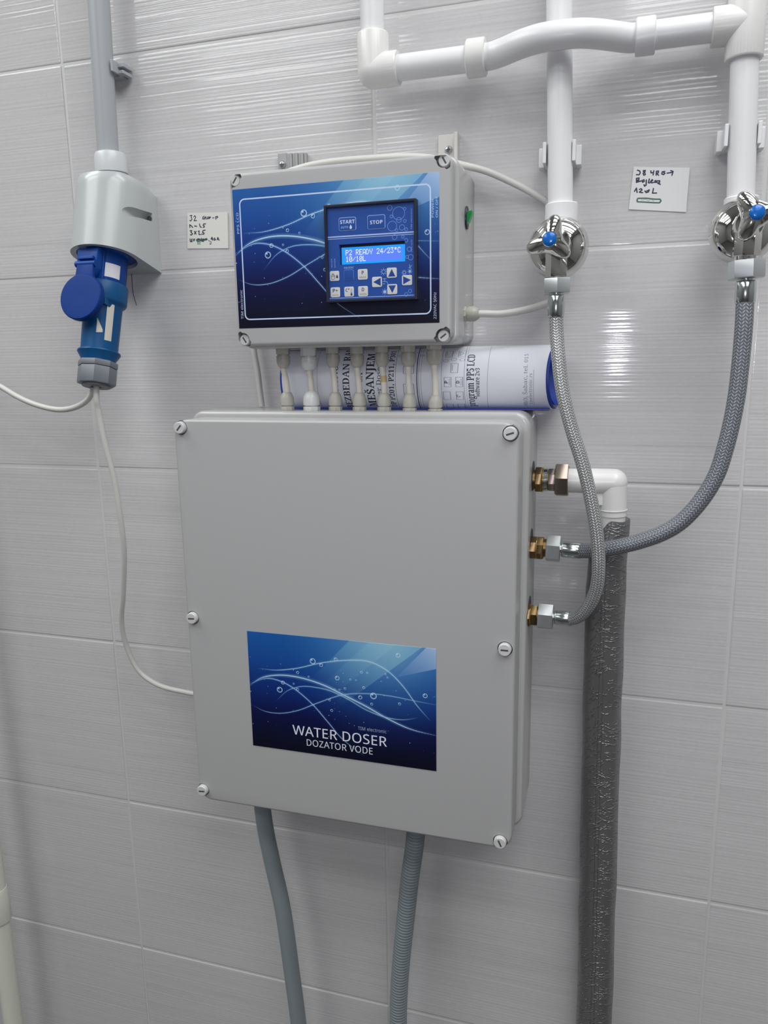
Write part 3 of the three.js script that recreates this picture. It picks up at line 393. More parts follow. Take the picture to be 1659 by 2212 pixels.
// ---------------------------------------------------------------- rolled manual
{
  const t = thing('rolled_manual', 'rolled white paper manual with a blue back cover, lying on the large enclosure', 'manual', undefined, [0, 1.3672, 0.0292]);
  const xa = -0.0985, xb = 0.206, ry = 0.0335, rz = 0.0262;
  const print = canvas(2048, 1024, (x, W, H) => { // u along the roll, v: top of the canvas is the top of the roll, the visible half
    x.fillStyle = '#dcdee6'; x.fillRect(0, 0, W, H);
    x.translate(0, 0.085 * H); x.scale(1, 0.80);
    const KX = [-0.0899, -0.0474, -0.0197, 0.0075, 0.0342, 0.0604, 0.0861, 0.1115, 0.1363, 0.1608, 0.1848, 0.2038], KP = [625, 700, 750, 800, 850, 900, 950, 1000, 1050, 1100, 1150, 1190];
    const U = px => { let i = 0; while (i < 10 && px > KP[i + 1]) i++; return (KX[i] + (KX[i + 1] - KX[i]) * (px - KP[i]) / (KP[i + 1] - KP[i]) - xa) / (xb - xa) * W; }, vert = (px, w, c, y0 = 0, y1 = H) => { x.strokeStyle = c; x.lineWidth = w; x.beginPath(); x.moveTo(U(px), y0); x.lineTo(U(px), y1); x.stroke(); };
    const up = (s, px, y0, len, cap, weight = 'bold', col = '#1b2036', font = 'serif') => upText(x, s, U(px), y0, len, cap, font, col, weight);
    vert(686, 3, '#8d92a8');
    up('UPUTSTVO ZA', 731, 0.80 * H, 0.60 * H, 40); up('BEZBEDAN RAD', 755, 0.98 * H, 0.97 * H, 52); up('SA', 784, 0.55 * H, 0.12 * H, 34); up('MEŠANJEM', 808, 0.94 * H, 0.80 * H, 62); up('Water Doser V', 823, 0.92 * H, 0.70 * H, 36, '', '#2f344a'); up('DP P201, P211, P301', 851, 0.95 * H, 0.86 * H, 40);
    vert(855, 3, '#6b7186'); vert(901, 7, '#3a4160'); vert(905, 3, '#6b7186'); vert(910, 2, '#6b7186'); vert(954, 3, '#7a8096'); vert(1003, 3, '#7a8096'); vert(1008, 2, '#8a90a4');
    const key = (px, v, w = 15, h = 0.115, s, c) => { x.strokeStyle = '#6d7388'; x.lineWidth = 4; const a = U(px), b = U(px + w) - a; x.strokeRect(a, v * H, b, h * H); if (s) { upText(x, s, a + b * 0.55, (v + h * 0.68) * H, h * 0.34 * H, 26, 'sans-serif', '#2b3046', 'bold'); if (c) upText(x, c, a + b * 0.88, (v + h * 0.85) * H, h * 0.7 * H, 12, 'sans-serif', '#6b7186'); } };
    key(872, 0.28, 22, 0.17); key(872, 0.58, 22, 0.17); key(960, 0.12); key(988, 0.12); key(974, 0.33); key(960, 0.50, 15, 0.115, 'P', 'PROG'); key(985, 0.50, 15, 0.115, 'D', 'DOZA'); key(957, 0.68); key(985, 0.68, 15, 0.115, 'C°'); key(960, 0.88); key(985, 0.88);
    x.strokeStyle = '#7a8096'; for (const [px, v, d] of [[967, 0.175, -1], [995, 0.175, 1], [981, 0.385, -1]]) { x.beginPath(); x.moveTo(U(px - 4), (v - 0.035) * H); x.lineTo(U(px + 4 * d), v * H); x.lineTo(U(px - 4), (v + 0.035) * H); x.closePath(); x.stroke(); }
    for (const [px, v, r] of [[862, 0.2, 14], [893, 0.14, 16], [910, 0.2, 14], [908, 0.11, 10], [962, 0.29, 18], [979, 0.27, 20], [997, 0.28, 18]]) { x.beginPath(); x.arc(U(px), v * H, r, 0, 7); x.stroke(); }
    up('program PP5 LCD', 1024, 0.935 * H, 0.74 * H, 52); up('software 2v3', 1036, 0.75 * H, 0.36 * H, 32);
    x.strokeStyle = '#8d92a8'; x.lineWidth = 3; x.beginPath(); x.moveTo(U(1056), 0); x.lineTo(U(1051), H); x.stroke();
    up('9B/3, Šabac, tel. 015', 1139, 0.92 * H, 0.72 * H, 26, '', '#6b7186'); up('timelectronic.rs', 1150, 0.88 * H, 0.42 * H, 24, '', '#6b7186'); vert(1153, 3, '#8d92a8', 0.42 * H, 0.9 * H);
  });
  const sheet = (a0, a1, k, n, x0, x1, extra) => { // part of an elliptic roll; angle 0 = front, counted upward
    const pos = [], uv = [], idx = [];
    for (let i = 0; i <= n; i++) { const a = a0 + (a1 - a0) * i / n, sp = k + (extra ? extra(a) : 0); for (const s of [0, 1]) for (const xx of [x0, x1 - 0.0075 * Math.cos(a)]) { const q = sp - s * 0.0006; pos.push(xx, Math.sin(a) * (ry - q), Math.cos(a) * (rz - q)); uv.push((xx - xa) / (xb - xa), (a + 1.62) / 3.24); } }
    for (let i = 0; i < n; i++) { const b = i * 4; idx.push(b, b + 1, b + 5, b, b + 5, b + 4, b + 2, b + 7, b + 3, b + 2, b + 6, b + 7, b, b + 4, b + 6, b, b + 6, b + 2, b + 1, b + 3, b + 7, b + 1, b + 7, b + 5); }
    const g = new THREE.BufferGeometry(); g.setAttribute('position', new THREE.Float32BufferAttribute(pos, 3)); g.setAttribute('uv', new THREE.Float32BufferAttribute(uv, 2)); g.setIndex(idx); return creased(g, 0.7);
  };
  part(t, 'printed_sheet', sheet(-1.45, 4.55, 0, 80, xa, xb), std(0xffffff, 0.6, { map: print, side: THREE.DoubleSide }), 'white printed pages with text running upward');
  const blue = std(lin(0.012, 0.045, 0.30), 0.5, { side: THREE.DoubleSide });
  part(t, 'blue_cover', merge([sheet(-1.5, 6.2, 0.0012, 90, xa - 0.0032, xb + 0.0028, a => 0.0006 * (a + 1.5)), box(xa + 0.006, xb - 0.004, -ry - 0.0001, -ry + 0.0012, -0.012, 0.0185, 0.0003, 1)]), blue, 'dark blue back cover showing at the ends and below');
}

// ---------------------------------------------------------------- white plastic water pipes
const Pz = 0.029, Pr = 0.0125;
function pipeSeg(a, b, r = Pr) { return cyl(a, b, r, r, 36); }
{
  const t = thing('water_pipe', 'white plastic pipe run crossing over the middle pipe between two elbows', 'pipe');
  const yb = 1.6872, c1 = V(0.0095, yb, Pz), c2 = V(0.3695, 1.6872, Pz);
  part(t, 'pipe', pipeSeg(V(0.004, CEIL, Pz), V(0.0092, 1.71, Pz)), M.ppr); part(t, 'pipe', pipeSeg(V(0.034, yb, Pz), V(0.113, yb, Pz)), M.ppr);
  part(t, 'pipe', pipeSeg(V(0.288, yb, Pz), V(0.346, yb, Pz)), M.ppr); part(t, 'pipe', pipeSeg(V(0.3700, 1.664, Pz), V(0.3755, 1.532, Pz)), M.ppr); part(t, 'pipe', pipeSeg(V(0.366, CEIL, Pz), V(0.3693, 1.71, Pz)), M.ppr);
  const er = 0.0168, up = V(0, 1, 0), rt = V(1, 0, 0), lf = V(-1, 0, 0), dn = V(0, -1, 0), sock = (a, d, L) => lathe([[0.001, 0], [er, 0], [er, L - 0.0012], [er - 0.0008, L], [Pr - 0.001, L], [0.001, L]], a, d, 36);
  const ball = c => { const g = new THREE.SphereGeometry(er, 36, 24); g.translate(c.x, c.y, c.z); return g; };
  part(t, 'elbow', merge([ball(c1), sock(c1, up, 0.0355), sock(c1, rt, 0.0275)]), M.pprWarm);
  part(t, 'tee', merge([ball(c2), sock(c2, up, 0.034), sock(c2, dn, 0.031), sock(c2, lf, 0.0295)]), M.pprWarm);
  const col = (x0, x1, r) => lathe([[0.001, 0], [r - 0.001, 0], [r, 0.001], [r, x1 - x0 - 0.001], [r - 0.001, x1 - x0], [0.001, x1 - x0]], V(x0, yb, Pz), rt, 36);
  part(t, 'coupling', col(0.1095, 0.1285, 0.0178), M.pprWarm); part(t, 'coupling', col(0.2725, 0.2905, 0.0165), M.ppr);
  part(t, 'crossover_bend', sweep([V(0.122, yb, Pz), V(0.134, yb, Pz), V(0.146, yb + 0.0003, 0.0345), V(0.168, yb + 0.0006, 0.0485), V(0.186, yb + 0.0008, 0.0555), V(0.203, yb + 0.0008, 0.0565), V(0.222, yb + 0.0008, 0.0545), V(0.240, yb + 0.0005, 0.0465), V(0.259, yb, 0.0345), V(0.268, yb, Pz), V(0.280, yb, Pz)], 0.0126, 80, 28), M.ppr);
  const e3 = V(0.3765, 1.5035, Pz);
  part(t, 'wall_elbow', merge([lathe([[0.001, 0], [0.0158, 0], [0.0158, 0.031], [0.0148, 0.032], [0.001, 0.032]], V(0.3765, 1.5035, Pz), up, 36), (() => { const g = new THREE.SphereGeometry(0.0158, 32, 20); g.translate(e3.x, e3.y, e3.z); return g; })()]), M.ppr);
  const q = thing('water_pipe', 'white vertical plastic pipe running down to the left chrome valve', 'pipe');
  part(q, 'pipe', pipeSeg(V(0.161, CEIL, Pz), V(0.2066, 1.535, Pz)), M.ppr);
  part(q, 'wall_elbow', merge([lathe([[0.001, 0], [0.0165, 0], [0.0165, 0.0385], [0.0155, 0.0395], [0.001, 0.0395]], V(0.2078, 1.502, Pz), up, 36), (() => { const g = new THREE.SphereGeometry(0.0165, 32, 20); g.translate(0.2078, 1.502, Pz); return g; })()]), M.ppr);
  const clip = (x, y, label, s) => {
    const c = thing('pipe_clip', label, 'clip', undefined, [x, y, 0]);
    part(c, 'base', box(-0.02, 0.02, -0.009, 0.009, 0.0003, 0.0155, 0.001), M.ppr);
    for (const k of [-1, 1]) { const j = part(c, 'jaw', merge([box(0.0127, 0.0162, -0.0095, 0.0105, 0.005, 0.036, 0.0008), box(0.0158, 0.0212, -0.0105, 0.0085, 0.004, 0.0215, 0.0008)]), M.ppr); if (k < 0) j.rotation.y = 0, j.scale.x = -1; }
  };
  clip(0.2042, 1.5895, 'white plastic clip holding the middle vertical pipe to the tiles');
  clip(0.3728, 1.5905, 'white plastic clip holding the right-hand vertical pipe above the paper note');
}

// ---------------------------------------------------------------- chrome angle valves
function valve(cx, cy, hx, hy, turn, outX, label, big) {
  const t = thing('angle_valve', label, 'valve', undefined, [cx, cy, 0]);
  part(t, 'rosette', lathe([[0.008, 0.0425], [0.0300, 0.0425], [0.0304, 0.0430], [0.0300, 0.0448], [0.0288, 0.0488], [0.0264, 0.0532], [0.0225, 0.0572], [0.0175, 0.0600], [0.0135, 0.0612], [0.0130, 0.0612]], V(0, 0, 0), V(0, 0, 1), 64), M.chrome, 'round domed chrome cover plate');
  part(t, 'valve_body', merge([lathe([[0.001, 0.03], [0.0112, 0.03], [0.0112, 0.062], [0.0128, 0.064], [0.0128, 0.084], [0.0118, 0.0865], [0.0085, 0.0870], [0.0085, 0.0905], [0.001, 0.0905]], V(outX - cx, 0, 0), V(0, 0, 1), 48)]), M.chrome);
  const o = big ? 0.0116 : 0.0105, yb = big ? -0.0275 : -0.0325;
  part(t, 'outlet', merge([hexNut(V(outX - cx, -0.004, 0.079), V(outX - cx, yb, 0.079), o + 0.0006, 8, Math.PI / 8, 0.0008), cyl(V(outX - cx, yb, 0.079), V(outX - cx, yb - 0.004, 0.079), o * 0.86)]), M.chrome);
  const N = 96, R = a => 0.0122 + 0.0114 * Math.pow((1 + Math.cos(3 * a)) / 2, 1.7), rings = [[0.0, 0.0232], [0.28, 0.0231], [0.36, 0.0229], [0.55, 0.0219], [0.75, 0.0202], [0.90, 0.0182], [0.965, 0.0168], [1.0, 0.0145], [1.0, 0.0125], [0.96, 0.0105], [0.82, 0.0055], [0.6, 0.0012], [0.35, 0.0]], pos = [], idx = [];
  rings.forEach(([s, z]) => { for (let j = 0; j < N; j++) { const a = j / N * Math.PI * 2, r = s < 0.35 ? s * 0.0205 : R(a) * s * (s < 0.7 ? 1 : 1); pos.push(Math.cos(a + turn) * r, Math.sin(a + turn) * r, z); } });
  for (let i = 0; i < rings.length - 1; i++) for (let j = 0; j < N; j++) { const a = i * N + j, b = i * N + (j + 1) % N, c = a + N, d = b + N; idx.push(a, c, b, b, c, d); }
  let hg = new THREE.BufferGeometry(); hg.setAttribute('position', new THREE.Float32BufferAttribute(pos, 3)); hg.setIndex(idx); hg = BGU.mergeVertices(hg, 1e-6); hg.computeVertexNormals(); hg.translate(hx - cx, hy - cy, 0.0815);
  const h = part(t, 'handle', hg, M.chrome, 'three-lobed chrome handle');
  part(h, 'blue_cap', lathe([[0.0001, 0.0014], [0.003, 0.0013], [0.0055, 0.0006], [0.0064, -0.0004], [0.0064, -0.0020], [0.0001, -0.0020]], V(hx - cx, hy - cy, 0.1054), V(0, 0, 1), 32), M.blueCap, 'round blue cold-water cap');
  part(h, 'cap_ring', ring(0.0062, 0.0071, 0.0012, V(hx - cx, hy - cy, 0.1036), V(0, 0, 1), 32), M.chrome);
}
valve(0.2065, 1.4972, 0.2030, 1.4973, 1.375, 0.2080, 'chrome angle valve with a blue-capped three-lobed handle, left of the paper note', false);
valve(0.3777, 1.5030, 0.3800, 1.5092, 0.10, 0.3772, 'chrome angle valve with a blue-capped handle, right of the paper note at the picture edge', true);

// ---------------------------------------------------------------- braided hoses
function braid(w, h, nx, ny, dark, light, seed) { // u along the hose, v around: small overlapping strands in V rows
  const q = noise2(64, 64, seed);
  const f = (x, y) => { const u = x / w * nx, v = y / h * ny, row = Math.floor(v), fv = v - row, s = row % 2 ? 1 : -1, ph = u + s * (fv - 0.5) * 0.9, fu = ph - Math.floor(ph); const a = Math.sin(Math.PI * Math.min(1, Math.max(0, fu * 1.18))), b = Math.pow(Math.sin(Math.PI * fv), 0.55); return a * b * (0.85 + 0.3 * (q(u * 2, v * 2) - 0.5)); };
  return { bump: dataTex(w, h, (x, y) => Math.round(255 * Math.max(0, Math.min(1, f(x, y))))), map: dataTex(w, h, (x, y) => { const k = Math.max(0, Math.min(1, f(x, y))); return [0, 1, 2].map(i => Math.round(dark[i] + (light[i] - dark[i]) * k)); }, true) };
}
{
  const b1 = braid(1024, 256, 16, 14, [124, 127, 128], [240, 240, 236], 71), steelBraid = new THREE.MeshPhysicalMaterial({ map: b1.map, bumpMap: b1.bump, bumpScale: 0.00045, metalness: 0.35, roughness: 0.3 });
  const b2 = braid(1024, 256, 16, 16, [92, 95, 102], [172, 175, 182], 313), greyBraid = new THREE.MeshPhysicalMaterial({ map: b2.map, bumpMap: b2.bump, bumpScale: 0.0004, metalness: 0.1, roughness: 0.45 });
  const h1 = thing('braided_hose', 'shiny steel-braided hose from the left valve down to the lowest port', 'hose');
  part(h1, 'nut', hexNut(V(0.2088, 1.4638, 0.079), V(0.2090, 1.4498, 0.079), 0.0140, 6, 0.42), M.zinc);
  part(h1, 'ferrule', merge([lathe([[0.001, 0], [0.0058, 0], [0.0058, 0.0016], [0.0076, 0.0016], [0.0084, 0.0032], [0.0084, 0.021], [0.0076, 0.0225], [0.001, 0.0225]], V(0.2087, 1.4498, 0.079), V(0.0005, -1, 0.002), 32)]), M.ferrule);
  part(h1, 'hose', sweep([V(0.2089, 1.4318, 0.0790), V(0.2098, 1.4137, 0.0795), V(0.2132, 1.3845, 0.0840), V(0.2184, 1.3529, 0.0870), V(0.2285, 1.3163, 0.0880), V(0.2395, 1.2841, 0.0885), V(0.2488, 1.2491, 0.0885), V(0.2560, 1.2133, 0.0875), V(0.2590, 1.1813, 0.0850), V(0.2584, 1.1567, 0.0800), V(0.2530, 1.1350, 0.0730), V(0.2438, 1.1180, 0.0650), V(0.2354, 1.1105, 0.0588), V(0.2290, 1.1083, 0.0550)], 0.0068, 220, 24, 0.045), steelBraid);
  part(h1, 'ferrule', lathe([[0.001, 0], [0.0056, 0], [0.0056, 0.002], [0.0072, 0.002], [0.0080, 0.0036], [0.0080, 0.0185], [0.0074, 0.0205], [0.001, 0.0205]], V(0.2125, 1.1086, 0.055), V(1, -0.02, 0), 32), M.ferrule);
  part(h1, 'nut', hexNut(V(0.1968, 1.1090, 0.055), V(0.2130, 1.1086, 0.055), 0.0146, 6, 0.12), M.zinc);
  const h2 = thing('braided_hose', 'thick dull grey braided hose from the right valve curving to the middle port', 'hose');
  part(h2, 'nut', hexNut(V(0.3779, 1.4722, 0.080), V(0.3785, 1.4562, 0.080), 0.0158, 6, 0.30), M.zinc);
  part(h2, 'ferrule', lathe([[0.001, 0], [0.0066, 0], [0.0066, 0.0016], [0.0080, 0.0016], [0.0090, 0.0034], [0.0090, 0.0205], [0.0082, 0.0218], [0.001, 0.0218]], V(0.3785, 1.4560, 0.080), V(0.02, -1, 0.002), 32), M.ferrule);
  part(h2, 'hose', sweep([V(0.3788, 1.4395, 0.0805), V(0.3792, 1.4156, 0.0820), V(0.3791, 1.3948, 0.0820), V(0.3786, 1.3736, 0.0820), V(0.3777, 1.3523, 0.0820), V(0.3751, 1.3262, 0.0820), V(0.3708, 1.2997, 0.0820), V(0.3650, 1.2750, 0.0820), V(0.3530, 1.2494, 0.0810), V(0.3355, 1.2259, 0.0790), V(0.3190, 1.2132, 0.0765), V(0.2975, 1.2025, 0.0725), V(0.2752, 1.1945, 0.0690), V(0.2591, 1.1894, 0.0640), V(0.2482, 1.1860, 0.0560), V(0.2380, 1.1839, 0.0503)], 0.0079, 220, 24, 0.05), greyBraid);
  part(h2, 'ferrule', lathe([[0.001, 0], [0.0062, 0], [0.0062, 0.0016], [0.0080, 0.0016], [0.0088, 0.0032], [0.0088, 0.0205], [0.0082, 0.022], [0.001, 0.022]], V(0.2180, 1.1846, 0.05), V(1, -0.03, 0), 32), M.ferrule);
  part(h2, 'nut', hexNut(V(0.2034, 1.1852, 0.05), V(0.2182, 1.1846, 0.05), 0.0148, 6, 0.1), M.zinc);
}

// ---------------------------------------------------------------- outlet pipe with foil insulation
{
  const t = thing('outlet_pipe', 'outlet pipe with bronze union and white elbow, going down in dark foil insulation', 'pipe');
  const z = 0.0425, y = 1.2588, cx = 0.2703;
  part(t, 'union_nut', merge([hexNut(V(0.2032, y, z), V(0.2108, y, z), 0.0128, 8, 0.2), hexNut(V(0.2104, y, z), V(0.2242, y, z), 0.0188, 6, 0.28, 0.0016)]), M.bronze, 'large bronze hexagonal union nut');
  const er = 0.0142;
  const ball = new THREE.SphereGeometry(er, 36, 24); ball.translate(cx, y - 0.0006, z);
  part(t, 'pipe', cyl(V(0.2238, y, z), V(0.262, y - 0.0004, z), 0.0128, 0.0128, 36), M.pprWarm);
  part(t, 'elbow', merge([ball, lathe([[0.001, 0], [er, 0], [er, 0.024], [er - 0.0006, 0.0248], [0.001, 0.0248]], V(cx, y - 0.0006, z), V(-1, 0, 0), 36), lathe([[0.001, 0], [er - 0.0003, 0], [er - 0.0003, 0.0285], [er + 0.0003, 0.0288], [er + 0.0003, 0.0296], [er - 0.0006, 0.030], [er - 0.0006, 0.0355], [0.001, 0.0355]], V(cx, y - 0.0006, z), V(0.03, -1, 0), 36), box(cx - 0.0245, cx, y - 0.0245, y - 0.0004, z - 0.006, z + 0.0085, 0.001)]), M.pprWarm);
  part(t, 'pipe', cyl(V(cx + 0.0009, 1.226, z), V(cx + 0.0014, 1.19, 0.0395), 0.0128, 0.0128, 36), M.pprWarm);
  // crinkled foil
  const W = 1024, H = 2048, px = new Float32Array(W * H).fill(0.5);
  const hn = noise2(64, 256, 9177), hn2 = noise2(128, 512, 1313);
  for (let yy = 0; yy < H; yy++) for (let xx = 0; xx < W; xx++) px[yy * W + xx] = 0.44 + 0.11 * hn(xx / W * 10, yy / H * 40) + 0.02 * hn2(xx / W * 60, yy / H * 200);
  const stroke = (x0, y0, x1, y1, w, k) => { const n = Math.ceil(Math.hypot(x1 - x0, y1 - y0)); for (let i = 0; i <= n; i++) { const cx = x0 + (x1 - x0) * i / n, cy = y0 + (y1 - y0) * i / n, fade = Math.sin(Math.PI * i / n); for (let dy = -w * 2; dy <= w * 2; dy++) for (let dx = -w; dx <= w; dx++) { const X = ((Math.round(cx + dx) % W) + W) % W, Y = ((Math.round(cy + dy) % H) + H) % H, d = Math.hypot(dx, dy) / w; if (d < 2) { const v = 0.5 + k * fade * Math.exp(-d * d * 1.6); const p = Y * W + X; if (Math.abs(v - 0.5) > Math.abs(px[p] - 0.5)) px[p] = v; } } } };
  for (let i = 0; i < 2000; i++) { const x = rng() * W, y = rng() * H, L = 30 + rng() * rng() * 130, s = x < W * 0.5 ? 0.42 : -0.1, a = s + (rng() - 0.5) * 0.4, k = 0.22 + rng() * 0.22, ex = x + Math.cos(a) * L, ey = y + Math.sin(a) * L, mx = (x + ex) / 2 + (rng() - 0.5) * 10, my = (y + ey) / 2 + (rng() - 0.5) * 14; stroke(x, y, mx, my, 2, k); stroke(mx, my, ex, ey, 2, k); }
  for (const sx of [0.5, 0.53]) for (let y = 0; y < H; y += 14) stroke(W * sx + (hn(5, y / 30) - 0.5) * 6, y, W * sx + (hn(5, (y + 18) / 30) - 0.5) * 6, y + 18, 2, -0.28);
  const foilBump = dataTex(W, H, (x, y) => Math.round(255 * Math.max(0, Math.min(1, px[y * W + x]))));
  const foil = new THREE.MeshPhysicalMaterial({ color: lin(0.235, 0.235, 0.237), metalness: 0.62, roughness: 0.32, bumpMap: foilBump, bumpScale: 0.0026, side: THREE.DoubleSide });
  const NR = 56, NL = 260, pos = [], uv = [], idx = [], wob = noise2(32, 128, 771);
  const ctr = yy => { const k = Math.min(1, Math.max(0, (1.2 - yy) / 0.6)); return 0.2656 + 0.0094 * k; };
  const zin = yy => 0.0375 + (0.0255 - 0.0375) * Math.min(1, Math.max(0, (1.19 - yy) / 0.25));
  for (let i = 0; i <= NL; i++) for (let j = 0; j <= NR; j++) {
    const a = j / NR * Math.PI * 2, ca = Math.cos(a), sa = Math.sin(a), top = 1.2185 - 0.032 * Math.pow(Math.max(0, -ca - 0.05), 1.3) + 0.0006 * Math.sin(5 * a), bot = 0.001, yy = top + (bot - top) * i / NL;
    const taper = Math.min(1, (top - yy) / 0.05), r = 0.0214 * (0.90 + 0.10 * Math.sqrt(taper)) + 0.0007 * (wob(ca * 2 + 8 + sa, yy * 22) - 0.5) * 2;
    pos.push(ctr(yy) + ca * r + 0.004 * (1 - taper), yy, zin(yy) + sa * r); uv.push(1 - ((j / NR + 0.22) % 1 === 0 ? 1 : j / NR + 0.22), yy / 0.55);
  }
  for (let i = 0; i < NL; i++) for (let j = 0; j < NR; j++) { const a = i * (NR + 1) + j, b = a + NR + 1; idx.push(a, a + 1, b, b, a + 1, b + 1); }
  const g = new THREE.BufferGeometry(); g.setAttribute('position', new THREE.Float32BufferAttribute(pos, 3)); g.setAttribute('uv', new THREE.Float32BufferAttribute(uv, 2)); g.setIndex(idx); g.computeVertexNormals();
  const n = g.attributes.normal; for (let i = 0; i <= NL; i++) { const a = i * (NR + 1), b = a + NR; const v = V(n.getX(a) + n.getX(b), n.getY(a) + n.getY(b), n.getZ(a) + n.getZ(b)).normalize(); n.setXYZ(a, v.x, v.y, v.z); n.setXYZ(b, v.x, v.y, v.z); }
  part(t, 'insulation_sleeve', g, foil, 'crinkled dark grey foil insulation');
  // foam end of the sleeve
  const ep = [], ei = []; for (let j = 0; j <= NR; j++) { const k = j * 3; ep.push(pos[k], pos[k + 1] - 0.0004, pos[k + 2]); const a = j / NR * Math.PI * 2; ep.push(cx + 0.0012 + Math.cos(a) * 0.0128, 1.2170 - 0.030 * Math.pow(Math.max(0, -Math.cos(a) - 0.05), 1.3), 0.0400 + Math.sin(a) * 0.0128); }
  for (let j = 0; j < NR; j++) { const a = j * 2; ei.push(a, a + 1, a + 2, a + 1, a + 3, a + 2); }
  const eg = new THREE.BufferGeometry(); eg.setAttribute('position', new THREE.Float32BufferAttribute(ep, 3)); eg.setAttribute('uv', new THREE.Float32BufferAttribute(new Array(ep.length / 3 * 2).fill(0), 2)); eg.setIndex(ei); eg.computeVertexNormals();
  part(t, 'foam_end', eg, std(lin(0.16, 0.16, 0.165), 0.8, { side: THREE.DoubleSide }), 'cut grey foam edge');
}

// ---------------------------------------------------------------- drain hoses below the cabinet
const ribbed = r => (s) => r + 0.00035 * Math.sin(s / 0.0042 * Math.PI * 2);
solo('drain_hose', sweep([V(-0.1555, 0.8645, 0.05), V(-0.1545, 0.8118, 0.05), V(-0.1510, 0.7750, 0.05), V(-0.1433, 0.7281, 0.05), V(-0.1326, 0.6670, 0.05), V(-0.1232, 0.5678, 0.05), V(-0.1165, 0.4850, 0.05), V(-0.105, 0.25, 0.05), V(-0.10, 0.002, 0.05)], 0.0108, 200, 24), M.hoseGrey, 'smooth grey hose hanging from the left part of the large enclosure', 'hose');
solo('drain_hose', sweep([V(0.0560, 0.8645, 0.05), V(0.0532, 0.8054, 0.05), V(0.0455, 0.7453, 0.05), V(0.0394, 0.6873, 0.05), V(0.0339, 0.6347, 0.05), V(0.0294, 0.5776, 0.05), V(0.0275, 0.5255, 0.05), V(0.027, 0.25, 0.05), V(0.028, 0.002, 0.05)], ribbed(0.0114), 900, 20), M.hoseGrey, 'finely ribbed grey hose hanging from the right part of the large enclosure', 'hose');

